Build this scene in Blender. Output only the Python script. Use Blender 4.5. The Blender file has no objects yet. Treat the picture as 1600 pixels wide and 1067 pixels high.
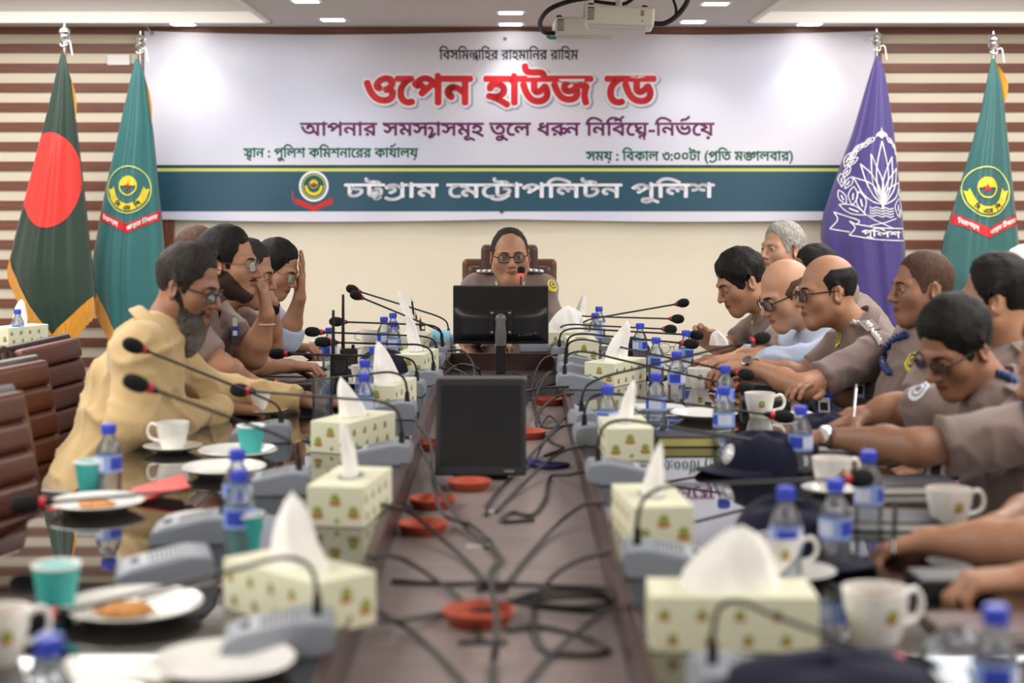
import bpy, bmesh, math, random
import numpy as np
from mathutils import Vector, Matrix, Euler, geometry

SC = bpy.context.scene
COL = SC.collection
PI = math.pi
random.seed(7)
rng = np.random.default_rng(7)

# ------------------------------------------------------------------ camera
F = 2500.0            # focal length in photo pixels (1600 wide)
CX, CY = 797.0, 302.0 # vanishing point of the table in the photo
CAMZ = 1.42
TZ = 0.75             # table top
CHZ = 0.69            # floor of the cable channel
cam = bpy.data.cameras.new('camera')
cam.sensor_width = 36.0
cam.lens = 36.0 * F / 1600.0
cam.shift_x = (800.0 - CX) / 1600.0
cam.shift_y = -(533.5 - CY) / 1600.0
cam.clip_start = 0.05
cam.dof.use_dof = True
cam.dof.focus_distance = 6.3
cam.dof.aperture_fstop = 2.3
camo = bpy.data.objects.new('camera', cam)
camo.location = (0, 0, CAMZ)
camo.rotation_euler = (PI / 2, 0, 0)
COL.objects.link(camo)
SC.camera = camo

# ------------------------------------------------------------------ world, lights, exposure
W = bpy.data.worlds.new('world')
SC.world = W
W.use_nodes = True
W.node_tree.nodes['Background'].inputs[0].default_value = (1.0, 0.97, 0.93, 1)
W.node_tree.nodes['Background'].inputs[1].default_value = 0.06
SC.view_settings.view_transform = 'Standard'
SC.view_settings.look = 'None'
SC.view_settings.gamma = 1.0
SC.view_settings.use_curve_mapping = False
SC.view_settings.exposure = 0.0
SC.cycles.use_denoising = True
SC.cycles.max_bounces = 8
SC.cycles.caustics_reflective = False
SC.cycles.caustics_refractive = False

def area(name, loc, sx, sy, power, col=(1, .97, .93), rot=(0, 0, 0), spread=None):
    l = bpy.data.lights.new(name, 'AREA')
    l.shape = 'RECTANGLE'; l.size = sx; l.size_y = sy; l.energy = power; l.color = col
    if spread: l.spread = spread
    o = bpy.data.objects.new(name, l); o.location = loc; o.rotation_euler = rot
    COL.objects.link(o)
    return o

CEIL = 2.372
WALLY = 9.19
# cove trays on both sides of the ceiling: the main light of the room
for sx in (-1, 1):
    area('cove_light', (sx * 2.35, 3.9, CEIL + .16), 1.7, 9.2, 250, (1, .975, .945))

# ------------------------------------------------------------------ helpers
def tag(o, label=None, cat=None, group=None, kind=None):
    if label: o['label'] = label
    if cat: o['category'] = cat
    if group: o['group'] = group
    if kind: o['kind'] = kind
    return o

def thing(name, label, cat, loc=(0, 0, 0), rz=0.0, group=None):
    o = bpy.data.objects.new(name, None)
    o.empty_display_size = .05
    o.location = loc
    o.rotation_euler = (0, 0, rz)
    COL.objects.link(o)
    return tag(o, label, cat, group)

def srgb(r, g, b):
    def f(c):
        c = c / 255.0
        return c / 12.92 if c <= .04045 else ((c + .055) / 1.055) ** 2.4
    return (f(r), f(g), f(b), 1.0)

MATS = {}
def mat(name, col=(200, 200, 200), rough=.5, metal=0.0, bump=0.0, bscale=60.0, var=0.0, vscale=8.0,
        emit=None, estr=0.0, trans=0.0, ior=1.45, coat=0.0, alpha=1.0, sheen=0.0, sss=0.0, spec=None, stretch=None):
    if name in MATS: return MATS[name]
    m = bpy.data.materials.new(name); m.use_nodes = True
    nt = m.node_tree; b = nt.nodes['Principled BSDF']
    c = srgb(*col)
    b.inputs['Base Color'].default_value = c
    b.inputs['Roughness'].default_value = rough
    b.inputs['Metallic'].default_value = metal
    b.inputs['IOR'].default_value = ior
    b.inputs['Transmission Weight'].default_value = trans
    b.inputs['Coat Weight'].default_value = coat
    b.inputs['Alpha'].default_value = alpha
    b.inputs['Sheen Weight'].default_value = sheen
    if spec is not None: b.inputs['Specular IOR Level'].default_value = spec
    if sss:
        b.inputs['Subsurface Weight'].default_value = sss
        b.inputs['Subsurface Radius'].default_value = (.012, .005, .003)
        b.inputs['Subsurface Scale'].default_value = 1.0
    if emit:
        b.inputs['Emission Color'].default_value = srgb(*emit)
        b.inputs['Emission Strength'].default_value = estr
    if bump or var:
        tc = nt.nodes.new('ShaderNodeTexCoord')
        src = tc.outputs['Object']
        if stretch:
            mp = nt.nodes.new('ShaderNodeMapping'); mp.inputs['Scale'].default_value = stretch
            nt.links.new(src, mp.inputs['Vector']); src = mp.outputs['Vector']
    if var:
        n = nt.nodes.new('ShaderNodeTexNoise'); n.inputs['Scale'].default_value = vscale; n.inputs['Detail'].default_value = 4
        nt.links.new(src, n.inputs['Vector'])
        r = nt.nodes.new('ShaderNodeValToRGB')
        r.color_ramp.elements[0].position = .3; r.color_ramp.elements[1].position = .7
        r.color_ramp.elements[0].color = tuple(max(0, x * (1 - var)) for x in c[:3]) + (1,)
        r.color_ramp.elements[1].color = tuple(min(1, x * (1 + var)) for x in c[:3]) + (1,)
        nt.links.new(n.outputs['Fac'], r.inputs['Fac'])
        nt.links.new(r.outputs['Color'], b.inputs['Base Color'])
    if bump:
        n = nt.nodes.new('ShaderNodeTexNoise'); n.inputs['Scale'].default_value = bscale; n.inputs['Detail'].default_value = 3
        nt.links.new(src, n.inputs['Vector'])
        bp = nt.nodes.new('ShaderNodeBump'); bp.inputs['Strength'].default_value = bump; bp.inputs['Distance'].default_value = .01
        nt.links.new(n.outputs['Fac'], bp.inputs['Height'])
        nt.links.new(bp.outputs['Normal'], b.inputs['Normal'])
    MATS[name] = m
    return m

class MB:
    """collects polygons; build() links them as one mesh object"""
    def __init__(s): s.v = []; s.f = []; s.mi = []; s.nb = 0; s.no = 0
    def add(s, vs, fs, mi=0):
        n = len(s.v)
        s.v.extend([tuple(v) for v in vs])
        s.f.extend([tuple(i + n for i in f) for f in fs])
        s.mi.extend([mi] * len(fs))
        return s
    def box(s, x0, x1, y0, y1, z0, z1, bev=0.0, M=None, mi=0, seg=2):
        bm = bmesh.new()
        vs = [bm.verts.new((x, y, z)) for x in (x0, x1) for y in (y0, y1) for z in (z0, z1)]
        for q in ((0, 1, 3, 2), (4, 6, 7, 5), (0, 4, 5, 1), (2, 3, 7, 6), (0, 2, 6, 4), (1, 5, 7, 3)):
            bm.faces.new([vs[i] for i in q])
        if bev > 0:
            bmesh.ops.bevel(bm, geom=list(bm.edges), offset=bev, segments=seg, affect='EDGES', profile=.6)
        s._bm(bm, M, mi); s.nb += bev > 0; return s
    def _bm(s, bm, M=None, mi=0):
        bmesh.ops.recalc_face_normals(bm, faces=list(bm.faces))
        bm.verts.index_update()
        vs = [(M @ v.co if M else v.co) for v in bm.verts]
        s.add(vs, [[v.index for v in f.verts] for f in bm.faces], mi)
        bm.free()
    def lathe(s, prof, n=24, c=(0, 0, 0), M=None, mi=0, a0=0, sx=1, sy=1):
        vs = []; fs = []
        m = len(prof)
        for k in range(n):
            a = a0 + 2 * PI * k / n
            for r, z in prof:
                p = Vector((c[0] + r * math.cos(a) * sx, c[1] + r * math.sin(a) * sy, c[2] + z))
                vs.append(M @ p if M else p)
        for k in range(n):
            k2 = (k + 1) % n
            for j in range(m - 1):
                fs.append((k * m + j, k2 * m + j, k2 * m + j + 1, k * m + j + 1))
        if prof[0][0] > 1e-6: fs.append(tuple(k * m for k in range(n))[::-1])
        if prof[-1][0] > 1e-6: fs.append(tuple(k * m + m - 1 for k in range(n)))
        s.add(vs, fs, mi); return s
    def tube(s, pts, r, n=8, mi=0, caps=True, ell=None):
        pts = [Vector(p) for p in pts]
        rs = r if isinstance(r, (list, tuple)) else [r] * len(pts)
        vs = []; fs = []
        t0 = (pts[1] - pts[0]).normalized()
        up = Vector((0, 0, 1)) if abs(t0.z) < .9 else Vector((1, 0, 0))
        u = t0.cross(up).normalized(); w = u.cross(t0)
        for i, p in enumerate(pts):
            if i == 0: t = pts[1] - pts[0]
            elif i == len(pts) - 1: t = pts[-1] - pts[-2]
            else: t = pts[i + 1] - pts[i - 1]
            if t.length < 1e-9: t = t0.copy()
            t.normalize()
            u = (u - t * u.dot(t)).normalized(); w = t.cross(u)
            for k in range(n):
                a = 2 * PI * k / n
                vs.append(p + (u * math.cos(a) + w * math.sin(a)) * rs[i])
        for i in range(len(pts) - 1):
            for k in range(n):
                k2 = (k + 1) % n
                fs.append((i * n + k, i * n + k2, (i + 1) * n + k2, (i + 1) * n + k))
        if caps:
            fs.append(tuple(range(n))[::-1]); fs.append(tuple((len(pts) - 1) * n + k for k in range(n)))
        s.add(vs, fs, mi); return s
    def prism(s, poly, z0, z1, M=None, mi=0, bev=0.0):
        bm = bmesh.new()
        bot = [bm.verts.new((x, y, z0)) for x, y in poly]; top = [bm.verts.new((x, y, z1)) for x, y in poly]
        n = len(poly)
        bm.faces.new(bot[::-1]); bm.faces.new(top)
        for i in range(n): bm.faces.new((bot[i], bot[(i + 1) % n], top[(i + 1) % n], top[i]))
        if bev: bmesh.ops.bevel(bm, geom=list(bm.edges), offset=bev, segments=2, affect='EDGES')
        s._bm(bm, M, mi); return s
    def ball(s, c, r, n=16, m=10, M=None, mi=0):
        rx, ry, rz = (r, r, r) if not isinstance(r, (tuple, list)) else r
        vs = []; fs = []
        for j in range(1, m):
            t = PI * j / m
            for k in range(n):
                a = 2 * PI * k / n
                vs.append(Vector((c[0] + rx * math.sin(t) * math.cos(a), c[1] + ry * math.sin(t) * math.sin(a), c[2] + rz * math.cos(t))))
        vs.append(Vector((c[0], c[1], c[2] + rz))); vs.append(Vector((c[0], c[1], c[2] - rz)))
        T = len(vs) - 2; B = T + 1
        for j in range(m - 2):
            for k in range(n):
                k2 = (k + 1) % n
                fs.append((j * n + k, (j + 1) * n + k, (j + 1) * n + k2, j * n + k2))
        for k in range(n):
            k2 = (k + 1) % n
            fs.append((T, k, k2)); fs.append((B, (m - 2) * n + k2, (m - 2) * n + k))
        if M: vs = [M @ v for v in vs]
        s.add(vs, fs, mi); return s
    def grid(s, fn, nu, nv, mi=0, closed=False):
        """fn(u,v) with u,v in 0..1"""
        vs = [fn(i / nu, j / nv) for i in range(nu + 1) for j in range(nv + 1)]
        fs = [(i * (nv + 1) + j, (i + 1) * (nv + 1) + j, (i + 1) * (nv + 1) + j + 1, i * (nv + 1) + j + 1) for i in range(nu) for j in range(nv)]
        s.add(vs, fs, mi); return s
    def mesh(s, name, mats, smooth=35):
        me = bpy.data.meshes.new(name)
        me.from_pydata(s.v, [], s.f)
        for m in (mats if isinstance(mats, (list, tuple)) else [mats]): me.materials.append(m)
        if len(set(s.mi)) > 1: me.polygons.foreach_set('material_index', s.mi)
        me.update()
        if smooth:
            me.shade_smooth()
            if s.nb:                     # area-weighted normals keep the flats of bevelled boxes flat
                nv = np.zeros((len(s.v), 3)); V = np.array(s.v, float)
                for p in me.polygons:
                    w = np.array(p.normal) * p.area
                    for i in p.vertices: nv[i] += w
                nv /= np.maximum(np.linalg.norm(nv, axis=1, keepdims=True), 1e-12)
                me.normals_split_custom_set_from_vertices(nv.tolist())
            elif smooth < 170: me.set_sharp_from_angle(angle=math.radians(smooth))
        return me
    def build(s, name, mats, parent=None, smooth=35, loc=None, off=None):
        if off is not None:
            s.v = [(v[0] - off[0], v[1] - off[1], v[2] - off[2]) for v in s.v]
        o = bpy.data.objects.new(name, s.mesh(name, mats, smooth))
        COL.objects.link(o)
        if parent: o.parent = parent
        if loc: o.location = loc
        return o

def child(name, me, parent, loc=(0, 0, 0), rot=(0, 0, 0)):
    o = bpy.data.objects.new(name, me); COL.objects.link(o); o.parent = parent
    o.location = loc; o.rotation_euler = rot
    return o

def copy_tree(o, parent=None):
    c = o.copy(); COL.objects.link(c)
    if parent is not None: c.parent = parent
    for ch in list(o.children):
        if ch.name.split('.')[0] != 'tissue': copy_tree(ch, c)
    return c

def smoothpath(pts, n=6):
    """Catmull-Rom through the points"""
    P = [Vector(p) for p in pts]
    P = [P[0] * 2 - P[1]] + P + [P[-1] * 2 - P[-2]]
    out = []
    for i in range(1, len(P) - 2):
        for k in range(n):
            t = k / n
            a, b, c, d = P[i - 1], P[i], P[i + 1], P[i + 2]
            out.append(.5 * ((2 * b) + (c - a) * t + (2 * a - 5 * b + 4 * c - d) * t * t + (3 * b - a - 3 * c + d) * t ** 3))
    out.append(P[-2])
    return out

def PX(px, py, Y):                       # photo point at depth Y
    return Vector(((px - CX) * Y / F, Y, CAMZ - (py - CY) * Y / F))
def TP(px, py, z=TZ):                    # photo point on a horizontal plane
    Y = (CAMZ - z) * F / (py - CY)
    return Vector(((px - CX) * Y / F, Y, z))
# ------------------------------------------------------------------ Bengali lettering from the built-in font's outlines
_GL = {}
def _contours(s):
    cu = bpy.data.curves.new('t', 'FONT'); cu.body = s; cu.resolution_u = 4
    o = bpy.data.objects.new('t', cu); COL.objects.link(o)
    bpy.context.view_layer.update()
    c2 = o.to_curve(bpy.context.evaluated_depsgraph_get())
    out = []
    for sp in c2.splines:
        pts = []
        if sp.type == 'BEZIER':
            bp = sp.bezier_points; n = len(bp)
            for i in range(n):
                a, b = bp[i], bp[(i + 1) % n]
                straight = (a.handle_right - a.co).cross(b.co - a.co).length < 1e-6 and (b.handle_left - b.co).cross(b.co - a.co).length < 1e-6
                if straight: pts.append(a.co.copy())
                else: pts += list(geometry.interpolate_bezier(a.co, a.handle_right, b.handle_left, b.co, 6))[:-1]
        else:
            pts = [Vector(p.co[:3]) for p in sp.points]
        out.append(np.array([(p.x, p.y) for p in pts]))
    o.to_curve_clear(); bpy.data.objects.remove(o); bpy.data.curves.remove(cu)
    return out
def _glyph(ch):
    if ch not in _GL:
        if ch == ' ':
            _GL[ch] = ([], .28)
        else:
            c = _contours(ch)
            ref = 'ব'
            if '_ref' not in _GL: _GL['_ref'] = _contours(ref)
            r0 = min(k[:, 0].min() for k in _GL['_ref']); nr = len(_GL['_ref'])
            two = _contours(ch + ref)
            adv = min(k[:, 0].min() for k in two[-nr:]) - r0
            _GL[ch] = (c, adv)
    return _GL[ch]
def _ribbon(pts, w):
    """closed outline polygon of a stroke"""
    P = np.array([tuple(p)[:2] for p in smoothpath([(a, b, 0) for a, b in pts], 5)])
    d = np.gradient(P, axis=0); d /= np.maximum(np.linalg.norm(d, axis=1, keepdims=True), 1e-9)
    nrm = np.stack([-d[:, 1], d[:, 0]], 1) * w / 2
    return np.concatenate([P + nrm, (P - nrm)[::-1]])
SW = .072
REPH = ('stroke', [(-.46, .72), (-.40, .80), (-.27, .80), (-.10, .95)], SW)
YAPH = [('stroke', [(-.06, .60), (.30, .60)], SW), ('stroke', [(.0, .34), (.10, .40), (.17, .28), (.12, .08), (.02, -.10)], SW), ('stroke', [(.02, -.09), (.14, -.08), (.29, .10)], SW), ('adv', .30)]
RAPH = ('stroke', [(-.62, -.02), (-.50, -.10), (-.30, -.08), (-.10, .10)], SW)
RUKAR = ('stroke', [(-.10, .30), (.02, .36), (.10, .24), (.02, .10), (-.08, .16)], SW)
def sub(ch, s, dx, dy): return ('sub', ch, s, dx, dy)
def layout(items):
    pen = 0.0; out = []
    for it in items:
        if isinstance(it, str):
            for ch in it:
                c, a = _glyph(ch)
                out += [k + np.array([pen, 0]) for k in c]; pen += a
        elif it[0] == 'stroke':
            out.append(_ribbon(it[1], it[2]) + np.array([pen, 0]))
        elif it[0] == 'sub':
            c, a = _glyph(it[1]); out += [k * it[2] + np.array([pen + it[3], it[4]]) for k in c]
        elif it[0] == 'adv': pen += it[1]
        elif it[0] == 'seq':
            pass
    return out
def _fill(contours):
    V = []; E_ = []
    for c in contours:
        n0 = len(V); m = len(c)
        V += [Vector((float(x), float(y))) for x, y in c]
        E_ += [(n0 + i, n0 + (i + 1) % m) for i in range(m)]
    vs, es, fs, _, _, _ = geometry.delaunay_2d_cdt(V, E_, [], 0, 1e-5)
    vs = np.array([(v.x, v.y) for v in vs])
    cen = np.array([vs[list(f)].mean(0) for f in fs])
    wn = np.zeros(len(cen))
    for c in contours:
        a = c; b = np.roll(c, -1, 0)
        for i in range(len(a)):
            y0, y1 = a[i, 1], b[i, 1]
            up = (y0 <= cen[:, 1]) & (y1 > cen[:, 1]); dn = (y0 > cen[:, 1]) & (y1 <= cen[:, 1])
            isl = (b[i, 0] - a[i, 0]) * (cen[:, 1] - y0) - (cen[:, 0] - a[i, 0]) * (y1 - y0)
            wn += (up & (isl > 0)) * 1.0 - (dn & (isl < 0)) * 1.0
    keep = [f for f, w in zip(fs, wn) if abs(w) > .5]
    return vs, keep
def text_mb(items, mapper, fit, bold=0.0, sy=None):
    """fit=(x0,x1,ybase,matra height) in the target 2D plane; mapper(x,y)->3D point"""
    cs = []
    # fill word by word keeps the triangulations small
    allc = layout(items)
    if not allc: return MB()
    xmin = min(c[:, 0].min() for c in allc); xmax = max(c[:, 0].max() for c in allc)
    sx = (fit[1] - fit[0]) / (xmax - xmin); s_y = fit[3] / .62
    mb = MB()
    groups = []
    for c in sorted(allc, key=lambda c: c[:, 0].min()):
        if groups and c[:, 0].min() < groups[-1][1] - 1e-4:
            groups[-1][0].append(c); groups[-1][1] = max(groups[-1][1], c[:, 0].max())
        else: groups.append([[c], c[:, 0].max()])
    T = lambda P: np.stack([fit[0] + (P[:, 0] - xmin) * sx, fit[2] + P[:, 1] * s_y], 1)
    for g, _ in groups:
        # make every stroke wind the same way as the letter bodies
        cc = []
        for c in g: cc.append(c)
        vs, fs = _fill(cc)
        vs = T(vs)
        mb.add([mapper(x, y) for x, y in vs], [tuple(f) for f in fs])
        if bold:
            for c in cc:
                P = T(c); Q = np.roll(P, -1, 0)
                for a, b in zip(P, Q):
                    d = b - a; L = np.linalg.norm(d)
                    if L < 1e-7: continue
                    d = d / L * bold; n = np.array([-d[1], d[0]]); k = d * .45
                    q = [a - k + n * .55, a - k * 0 + n, b + n, b + k + n * .55, b + k - n * .55, b - n, a - n, a - k - n * .55]
                    mb.add([mapper(x, y) for x, y in q], [tuple(range(8))])
    return mb
T_BISM = ['িবসিমল', sub('ল', .62, -.42, -.12), 'ািহর রাহমািনর রািহম']
T_OPEN = ['ওেপন হাউজ েড']
T_SUB = ['আপনার সমস', *YAPH, 'াসমূহ তুেল ধর', RUKAR, ('adv', .08), 'ন িনিব', REPH, 'েঘ', sub('ন', .55, -.42, -.22), '-িনভ', REPH, 'েয়']
T_PLACE = ['স', sub('হ', .62, -.45, -.22), 'ান : পুিলশ কিমশনােরর কায', REPH, 'ালয়']
T_TIME = ['সময় : িবকাল ৩:০০টা (প', RAPH, 'িত মঙ', ('adv', -.14), 'গলবার)']
T_CMP = ['চট', sub('ট', .52, -.36, -.13), 'গ', RAPH, 'াম েমেট', RAPH, 'াপিলটন পুিলশ']
# ------------------------------------------------------------------ materials of the setting
def brick_free(): pass
M_cream = mat('wall_cream', (230, 221, 202), .7, bump=.05, bscale=90)
M_slat = mat('slat_wood', (122, 78, 64), .35, var=.22, vscale=6, stretch=(1, 8, 30), bump=.03, bscale=40)
M_post = mat('post_wood', (120, 72, 54), .35, var=.2, vscale=5, stretch=(20, 8, 1))
M_ceil = mat('ceiling_paint', (206, 199, 198), .8)
M_cove = mat('cove_white', (245, 243, 238), .8)
M_floor = mat('floor_tile', (150, 148, 148), .25, var=.06, vscale=5)
M_white = mat('plain_white', (240, 240, 238), .5)
M_chrome = mat('chrome', (205, 205, 205), .18, metal=1.0)
M_black = mat('black_plastic', (22, 22, 24), .45)
M_dark = mat('dark_plastic', (38, 38, 42), .5)

def struct(mb, name, m, smooth=0, kind='structure'):
    o = mb.build(name, m, smooth=smooth); o['kind'] = kind; return o

XL, XR, YB, YF = -4.0, 4.0, -2.6, WALLY
fl = struct(MB().box(XL, XR, YB, YF, -.06, 0), 'floor', M_floor)
wf = struct(MB().box(XL, XR, YF, YF + .12, 0, CEIL), 'wall_front', M_cream)
struct(MB().box(XL - .12, XL, YB, YF + .12, 0, CEIL + .3), 'wall_left', M_cream)
struct(MB().box(XR, XR + .12, YB, YF + .12, 0, CEIL + .3), 'wall_right', M_cream)
struct(MB().box(XL, XR, YB - .12, YB, 0, CEIL + .3), 'wall_back', M_cream)
CV = 1.318; CVO = 3.45; CVY = 8.85; CVB = -2.0; CH_ = .24
cb = MB()
cb.box(-CV, CV, YB, YF + .12, CEIL, CEIL + .30)
for sx in (-1, 1):
    a, b = sorted((sx * CV, sx * XR)); cb.box(a, b, CVY, YF + .12, CEIL, CEIL + .30)
    cb.box(a, b, YB, CVB, CEIL, CEIL + .30)
    a, b = sorted((sx * CVO, sx * XR)); cb.box(a, b, CVB, CVY, CEIL, CEIL + .30)
ce = struct(cb, 'ceiling', M_ceil)
for sx in (-1, 1):
    a, b = sorted((sx * CV, sx * CVO))
    p = MB().box(a, b, CVB, CVY, CEIL + CH_, CEIL + .30).build('tray_panel', M_cove, ce, smooth=0)
    t = MB()
    w = .03
    t.box(a, b, CVY - w, CVY, CEIL - .012, CEIL + .05); t.box(a, b, CVB, CVB + w, CEIL - .012, CEIL + .05)
    t.box(a, a + w, CVB, CVY, CEIL - .012, CEIL + .05); t.box(b - w, b, CVB, CVY, CEIL - .012, CEIL + .05)
    t.build('tray_moulding', M_cove, ce, smooth=0)

# timber trim under the ceiling, posts beside the cream panel, slatted panels
struct(MB().box(XL, XR, YF - .035, YF, 2.332, CEIL, .003), 'trim_1', M_slat, 30)
for n, (a, b) in enumerate(((-2.13, -1.925), (1.98, 2.125))):
    struct(MB().box(a, b, YF - .04, YF, .10, 2.332, .003), 'trim_%d' % (n + 2), M_post, 30)
struct(MB().box(XL, XR, YF - .02, YF, 0, .10, .003), 'baseboard_front', M_post, 30)
slatL = MB().box(XL, -2.13, -.013, 0, -.0265, .0265, .003).mesh('slat', M_slat, 30)
slatR = MB().box(2.125, XR, -.013, 0, -.0265, .0265, .003).mesh('slat', M_slat, 30)
for k in range(19):
    z = 2.251 - .1125 * k
    if z < .14: break
    child('slat', slatL, wf, (0, YF, z)); child('slat', slatR, wf, (0, YF, z))
# small blank wall plate high on the left slats
o = MB().box(-2.31, -2.18, YF - .022, YF - .0, 2.155, 2.215, .004).build('blank_wall_plate', M_white)
tag(o, 'small white blank cover plate on the slatted wall between the two left flags', 'wall plate')

# recessed downlights
M_lamp = mat('lamp_glow', (255, 250, 240), .4, emit=(255, 248, 236), estr=14)
dl = [(286, 37, 'above the banner\'s left end', 1), (520, 30, 'over the left third of the banner', 1), (798, 43, 'nearest the wall, in the middle above the banner', 1),
      (1083, 33, 'right of the projectors, near the wall', 1), (1265, 40, 'above the banner\'s right end', 1),
      (798, 19, 'second from the wall, left of the projectors', 0), (478, 1, 'cut by the top edge, above the banner\'s left part', 0), (1118, 5, 'near the top edge, right of the projector cables', 0)]
dl_me = MB().box(-.078, .078, -.068, .068, -.004, .006, .002).mesh('frame', M_white, 30)
lens_me = MB().box(-.06, .06, -.05, .05, -.006, -.003).mesh('lens', M_lamp, 0)
def downlight(x, y, label, power, wash=False, shown=True):
    t = thing('recessed_downlight', label, 'downlight', (x, y, CEIL), 0, 'recessed ceiling downlights')
    child('frame', dl_me, t); child('lens', lens_me, t)
    l = bpy.data.lights.new('downlight_beam', 'SPOT'); l.energy = power; l.spot_size = math.radians(105); l.spot_blend = .7; l.shadow_soft_size = .05
    l.color = (1, .97, .94)
    o = bpy.data.objects.new('downlight_beam', l); COL.objects.link(o); o.parent = t; o.location = (0, 0, -.02)
    return t
for px, py, w, near in dl:
    y = (CEIL - CAMZ) * F / (CY - py)
    if near: y = min(y, 8.98)
    downlight((px - CX) * y / F, y, 'bright square ceiling downlight ' + w, 9 if near else 18)

# ------------------------------------------------------------------ banner
SB = F / WALLY
def ban_y(x, z):
    return WALLY - .052 - .004 * math.sin(x * 5.1 + z * 2.2) - .003 * math.sin(x * 11 - z * 6) - .006 * math.exp(-((x - .2 * (z - 1.8)) / .25) ** 2)
def ban(lay):
    def f(px, ny):
        x = (px - CX) / SB; z = CAMZ + (ny + CY) / SB
        return (x, ban_y(x, z) - .0012 * lay, z)
    return f
BAN = thing('banner', 'wide white vinyl banner with red Bengali lettering and a teal band on the wall', 'banner', (0, WALLY - .055, 1.273))
bo = BAN.location
def banner_grid(x0, x1, y0, y1, lay, edge=False):
    m = MB(); nu = max(2, int((x1 - x0) / 14)); nv = max(1, int((y1 - y0) / 12))
    def f(u, v):
        px = x0 + (x1 - x0) * u; py = y0 + (y1 - y0) * v
        if edge:   # slightly scalloped top and bottom, hung from its eyelets
            s = math.sin(PI * ((u * 2) % 1))
            py += (1 - v) * 5.5 * s + v * 4 * s - (1 - v) * 3 * (1 - u) * 0
        return ban(lay)(px, -py)
    return m.grid(f, nu, nv)
def gradient_banner():
    m = mat('banner_vinyl', (226, 225, 240), .38, bump=.10, bscale=2.2)
    nt = m.node_tree; b = nt.nodes['Principled BSDF']
    tc = nt.nodes.new('ShaderNodeTexCoord')
    n = nt.nodes.new('ShaderNodeTexNoise'); n.inputs['Scale'].default_value = .9; n.inputs['Detail'].default_value = 1
    nt.links.new(tc.outputs['Object'], n.inputs['Vector'])
    r = nt.nodes.new('ShaderNodeValToRGB')
    r.color_ramp.elements[0].position = .35; r.color_ramp.elements[0].color = srgb(206, 211, 233)
    r.color_ramp.elements[1].position = .6; r.color_ramp.elements[1].color = srgb(229, 227, 240)
    nt.links.new(n.outputs['Fac'], r.inputs['Fac']); nt.links.new(r.outputs['Color'], b.inputs['Base Color'])
    return m
g = banner_grid(229, 1364, 50, 342, 0, True)
n0 = len(g.v); back = [(x, y + .003, z) for x, y, z in g.v]; nf = len(g.f)
fs0 = list(g.f); g.add(back, [tuple(reversed(f)) for f in fs0])
g.build('sheet', gradient_banner(), BAN, off=bo)
M_teal = mat('band_teal', (42, 82, 104), .4, bump=.08, bscale=2.2)
M_lime = mat('band_lime', (206, 214, 110), .4)
M_darkline = mat('band_dark', (40, 62, 66), .4)
banner_grid(236, 1357, 258, 263, 1).build('stripe', M_darkline, BAN, off=bo)
banner_grid(236, 1357, 263, 268, 1).build('stripe', M_lime, BAN, off=bo)
banner_grid(236, 1357, 268, 330, 1).build('band', M_teal, BAN, off=bo)
M_blk = mat('ink_black', (40, 40, 52), .5); M_red = mat('ink_red', (214, 44, 54), .45); M_wht = mat('ink_white', (236, 236, 246), .5)
M_pur = mat('ink_purple', (116, 48, 104), .5); M_grn = mat('ink_green', (34, 110, 88), .5); M_shd = mat('ink_grey', (172, 172, 196), .5)
def blet(items, fit, m, lay, bold, name='lettering', label=None):
    o = text_mb(items, ban(lay), fit, bold).build(name, m, BAN, smooth=0, off=bo)
    if label: o['label'] = label
    return o
blet(T_BISM, (687, 903, -94, 14), M_blk, 1, .35, label='small black Bengali line')
for it, x0, x1 in ((['ওেপন'], 572, 737), (['হাউজ'], 758, 924), (['েড'], 946, 1022)):
    blet(it, (x0 + 2, x1 + 3, -165, 41), M_shd, 1, 7.0, 'lettering_shadow')
    blet(it, (x0, x1, -163, 41), M_wht, 2, 6.2, 'lettering_outline')
    blet(it, (x0, x1, -163, 41), M_red, 3, 2.6, label='big red Bengali lettering')
blet(T_SUB, (471, 1114, -212, 19), M_pur, 1, .75, label='purple Bengali line')
blet(T_PLACE, (383, 654, -246, 13.5), M_grn, 1, .55, label='green Bengali line')
blet(T_TIME, (915, 1236, -251, 13.5), M_grn, 1, .55, label='green Bengali line')
blet(T_CMP, (540, 1114, -308, 20), M_wht, 2, 1.1, label='white Bengali line')

# ------------------------------------------------------------------ emblem (circle, star, ribbons), reused on flags and badges
M_yel = mat('emblem_yellow', (226, 208, 60), .55); M_ylr = mat('emblem_ring', (206, 214, 120), .55)
M_egr = mat('emblem_green', (36, 88, 86), .55); M_erd = mat('emblem_red', (204, 40, 46), .55); M_ewh = mat('emblem_white', (238, 238, 240), .55)
def disc(mb, fm, cx, cy, r0, r1, n=40, a0=0, a1=2 * PI, sx=1, sy=1):
    k = max(4, min(16, int(r1 - r0) // 4))
    def f(u, v):
        a = a0 + (a1 - a0) * u; r = r0 + (r1 - r0) * v
        return fm(cx + r * sx * math.cos(a), cy + r * sy * math.sin(a))
    return mb.grid(f, n, k)
def polyfan(mb, fm, pts):
    vs, fs = _fill([np.array(pts, float)])
    return mb.add([fm(x, y) for x, y in vs], [tuple(f) for f in fs])
def star(cx, cy, r):
    return [(cx + (r if k % 2 == 0 else r * .42) * math.sin(k * PI / 5), cy + (r if k % 2 == 0 else r * .42) * math.cos(k * PI / 5)) for k in range(10)]
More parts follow.
